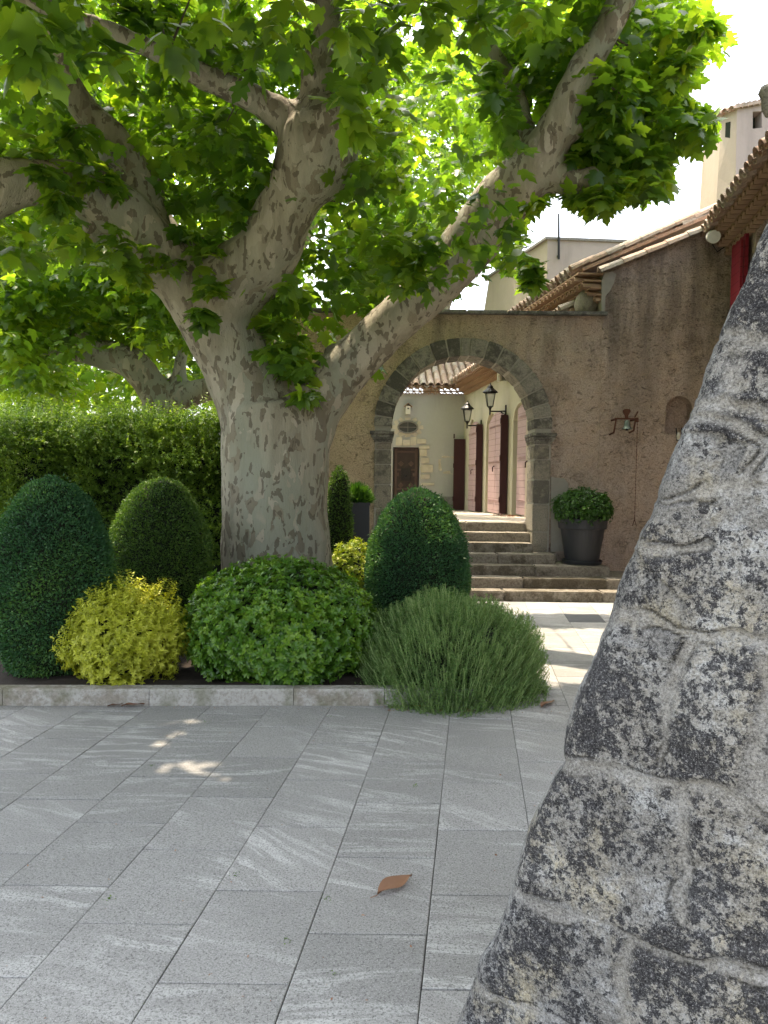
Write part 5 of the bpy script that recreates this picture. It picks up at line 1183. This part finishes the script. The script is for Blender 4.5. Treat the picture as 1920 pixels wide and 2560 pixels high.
# background plane trees
def back_tree(label, base, limbs, poly, y0, y1, n, rad=.5, size=.19, per=30, seed=0, off=None):
    root = thing('plane_tree', label, 'tree', base, 'plane trees beyond the hedge')
    limbs_mesh(root, 'trunk', limbs, .06, .03, seed)
    C = sample_poly(n, poly, y0, y1)
    crown(root, 'crown', [(C, one(C, rad), per, one(C, size), .6)], PLANE_SIMPLE, gap=True, bite=bite_main)
Yb = 13.0
back_tree('low plane tree beyond the hedge with a thick bent limb, left of the big trunk', (U(330, 900, Yb).x, Yb, 0),
 [[(350, 1150, 45, 13), (350, 920, 42, 13), (335, 850, 38, 13), (300, 800, 36, 12.9), (255, 765, 30, 12.8), (200, 745, 20, 12.7), (150, 720, 14, 12.6)], [(290, 800, 18, 12.9), (220, 790, 13, 12.8), (150, 770, 9, 12.7), (60, 755, 7, 12.6)], [(350, 870, 30, 13), (420, 850, 26, 12.9), (490, 830, 22, 12.8)], [(400, 860, 18, 13), (385, 800, 15, 13), (395, 730, 12, 13), (360, 640, 10, 13)]],
 [(-60, 480), (380, 540), (440, 640), (420, 760), (380, 820), (320, 760), (250, 730), (150, 740), (90, 800), (180, 850), (130, 850), (-60, 850)], 11.6, 15, 210, .48, .18, 34, 5)
Yb = 16.0
back_tree('far plane tree whose leaves fill the gaps behind the big trunk', (U(560, 900, Yb).x, Yb, 0),
 [[(560, 1150, 38, 16), (560, 800, 34, 16), (600, 600, 24, 16), (700, 450, 16, 16), (780, 330, 12, 16)], [(560, 700, 24, 16), (470, 500, 16, 16), (420, 330, 12, 16)], [(810, 560, 10, 15), (840, 420, 11, 15), (825, 300, 9, 15), (830, 200, 8, 15)]],
 [(-60, -40), (1250, -40), (1120, 300), (1000, 430), (880, 620), (760, 720), (600, 760), (420, 640), (-60, 700)], 11.5, 19, 520, .65, .21, 34, 6)
Yb = 22.0
back_tree('farthest dark plane tree at the left edge above the hedge', (U(120, 900, Yb).x, Yb, 0),
 [[(120, 1100, 26, 22), (120, 900, 22, 22), (80, 800, 14, 22)], [(120, 900, 16, 22), (200, 800, 10, 22)]],
 [(-120, 560), (560, 560), (560, 880), (480, 900), (-120, 900)], 17, 24, 230, .9, .26, 34, 7)
Yb = 23.0
back_tree('tall airy tree rising behind the end house, seen between the trunk limbs', (U(930, 900, Yb).x, Yb, 0),
 [[(930, 1080, 22, 23), (930, 800, 19, 23), (900, 600, 14, 23), (880, 400, 9, 23)], [(930, 760, 12, 23), (1000, 560, 8, 23), (1040, 420, 5, 23)]],
 [(760, 100), (1120, 120), (1100, 330), (1010, 430), (900, 600), (760, 660)], 21.5, 25, 170, .8, .24, 30, 8)
# ================================================================== fallen leaves
def dead_leaf_mesh():
    n = 10; V = []; F_ = []
    for i in range(n+1):
        t = i/n; w2 = .19*math.sin(math.pi*min(1, t*1.02))**.8*(1-.35*t); z = .07*math.sin(t*3.1)+.015*math.sin(t*9)
        for s_ in (-1, -.5, 0, .5, 1): V.append((s_*w2, t, z+abs(s_)*.05*(1+.6*math.sin(7*t+s_))))
    for i in range(n):
        for j in range(4): F_.append((i*5+j, i*5+j+1, (i+1)*5+j+1, (i+1)*5+j))
    V += [(-.012, 0, .0), (.012, 0, .0), (.02, -.2, .03), (0, -.2, .03)]; k = len(V)-4; F_.append((k, k+1, k+2, k+3))
    me = bpy.data.meshes.new('dead_leaf'); me.from_pydata(V, [], F_); me.polygons.foreach_set('use_smooth', [True]*len(F_)); return me
dl = {}
for nm, stops in (('tan', [(0, (.20, .10, .055)), (.5, (.28, .15, .085)), (1, (.38, .24, .15))]), ('brown', [(0, (.10, .045, .025)), (.5, (.17, .08, .045)), (1, (.28, .15, .09))]), ('orange', [(0, (.45, .18, .02)), (1, (.65, .32, .04))]), ('green', [(0, (.06, .10, .02)), (1, (.14, .2, .05))])):
    me = dead_leaf_mesh(); me.materials.append(leafmat('dead_leaf_'+nm, stops, (1.2, 1.1, .9), .12, .55, .4, 9)); at = me.attributes.new('rnd', 'FLOAT', 'FACE'); at.data.foreach_set('value', [.5]*len(me.polygons)); dl[nm] = me
fallen = [(815, 1922, 890, 1880, 'tan', 'single large tan dead leaf on the open paving', .055), (1170, 1526, 1198, 1512, 'tan', 'curled pale dead leaf on the paving right of the rosemary', .03),
 (232, 1526, 270, 1521, 'brown', 'dark brown dead leaf on the left below the golden shrub', .012), (262, 1526, 312, 1522, 'brown', 'longer reddish dead leaf just right of another below the golden shrub', .012),
 (892, 1527, 926, 1528, 'orange', 'orange yellow fallen leaf under the front of the rosemary', .008), (935, 1530, 962, 1522, 'green', 'dull green fallen leaf beside the orange one', .02), (960, 1527, 990, 1536, 'brown', 'brown fallen leaf right of the green one', .012),
 (990, 1532, 1025, 1530, 'brown', 'curled brown fallen leaf at the front tip of the leaf litter', .02), (1000, 1541, 1028, 1536, 'brown', 'flat brown fallen leaf nearest the camera under the rosemary', .008), (1095, 1508, 1125, 1500, 'brown', 'brown fallen leaf under the right flank of the rosemary', .012), (905, 1518, 935, 1514, 'brown', 'dark fallen leaf half tucked under the rosemary above the orange one', .02)]
first = {}
for (xa, ya, xb, yb_, kind_, lab, z_) in fallen:
    a = G(xa, ya, z_*.5+.003); c = G(xb, yb_, z_*.6+.003); L = (c-a).length
    o = bpy.data.objects.new('fallen_leaf', dl[kind_]); COL.objects.link(o); o.location = a; L = min(max(L, .08), .2)
    o.scale = (L*(1.15 if kind_ != 'orange' else 1.3), L, L*.9); o.rotation_euler = (0, random.uniform(-.35, .1), math.atan2(c.y-a.y, c.x-a.x)-math.pi/2)
    o.location.z = .004+.03*L
    tag(o, lab, 'leaf', 'fallen leaves on the paving')
# small litter and weeds in the joints
k = 160; px_ = rng.uniform(830, 1060, k); py_ = rng.uniform(1512, 1536, k); P = np.array([G(x, y, .004) for x, y in zip(px_, py_)])
P2 = np.array([WP(y, CZ(y)+.01, o_) for y, o_ in zip(rng.uniform(15.2, 16.3, 60), rng.uniform(.05, .4, 60))])
rs = np.concatenate([P, P2]); lo = scatter('leaf_litter', LANCE, rs, nrm(rng.normal(size=rs.shape)*np.array([1, 1, .15])), nrm(np.array([0, 0, 1.0])+rng.normal(size=rs.shape)*.4), np.where(np.arange(len(rs)) < k, .022, .07)*(.6+.8*rng.random(len(rs))), M_DEADLEAF)
tag(lo, kind='stuff', label='scattered small dead leaves', cat='leaf litter')
k = 420; rs = np.stack([rng.uniform(-4, 2.5, k), rng.uniform(2, 5.3, k)**1.0, np.full(k, .004)], 1); edge_ = rng.random(k) < .45; rs[edge_, 1] = YK-.03-.05*rng.random(edge_.sum())**2
lo = scatter('paving_debris', LANCE, rs, nrm(rng.normal(size=rs.shape)*np.array([1, 1, .1])), nrm(np.array([0, 0, 1.0])+rng.normal(size=rs.shape)*.3), .006+.014*rng.random(k)**3, M_DEADLEAF)
tag(lo, kind='stuff', label='fine plant debris on the paving', cat='debris')
wp = []
for (x, y) in ((236, 1943), (505, 1890), (708, 1942), (445, 1560+0), (330, 1655), (620, 2035), (715, 2108), (894, 1700), (712, 1548), (1062, 1470)):
    g = G(x, y); wp += [(g.x+random.gauss(0, .012), g.y+random.gauss(0, .012), .002) for _ in range(14)]
wp = np.array(wp); lo = scatter('joint_weeds', LANCE, wp, nrm(rng.normal(size=wp.shape)+np.array([0, 0, .8])), rdir(len(wp)), .006+.006*rng.random(len(wp)), M_YEW_WARM)
tag(lo, kind='stuff', label='tiny weeds in the paving joints', cat='weeds')
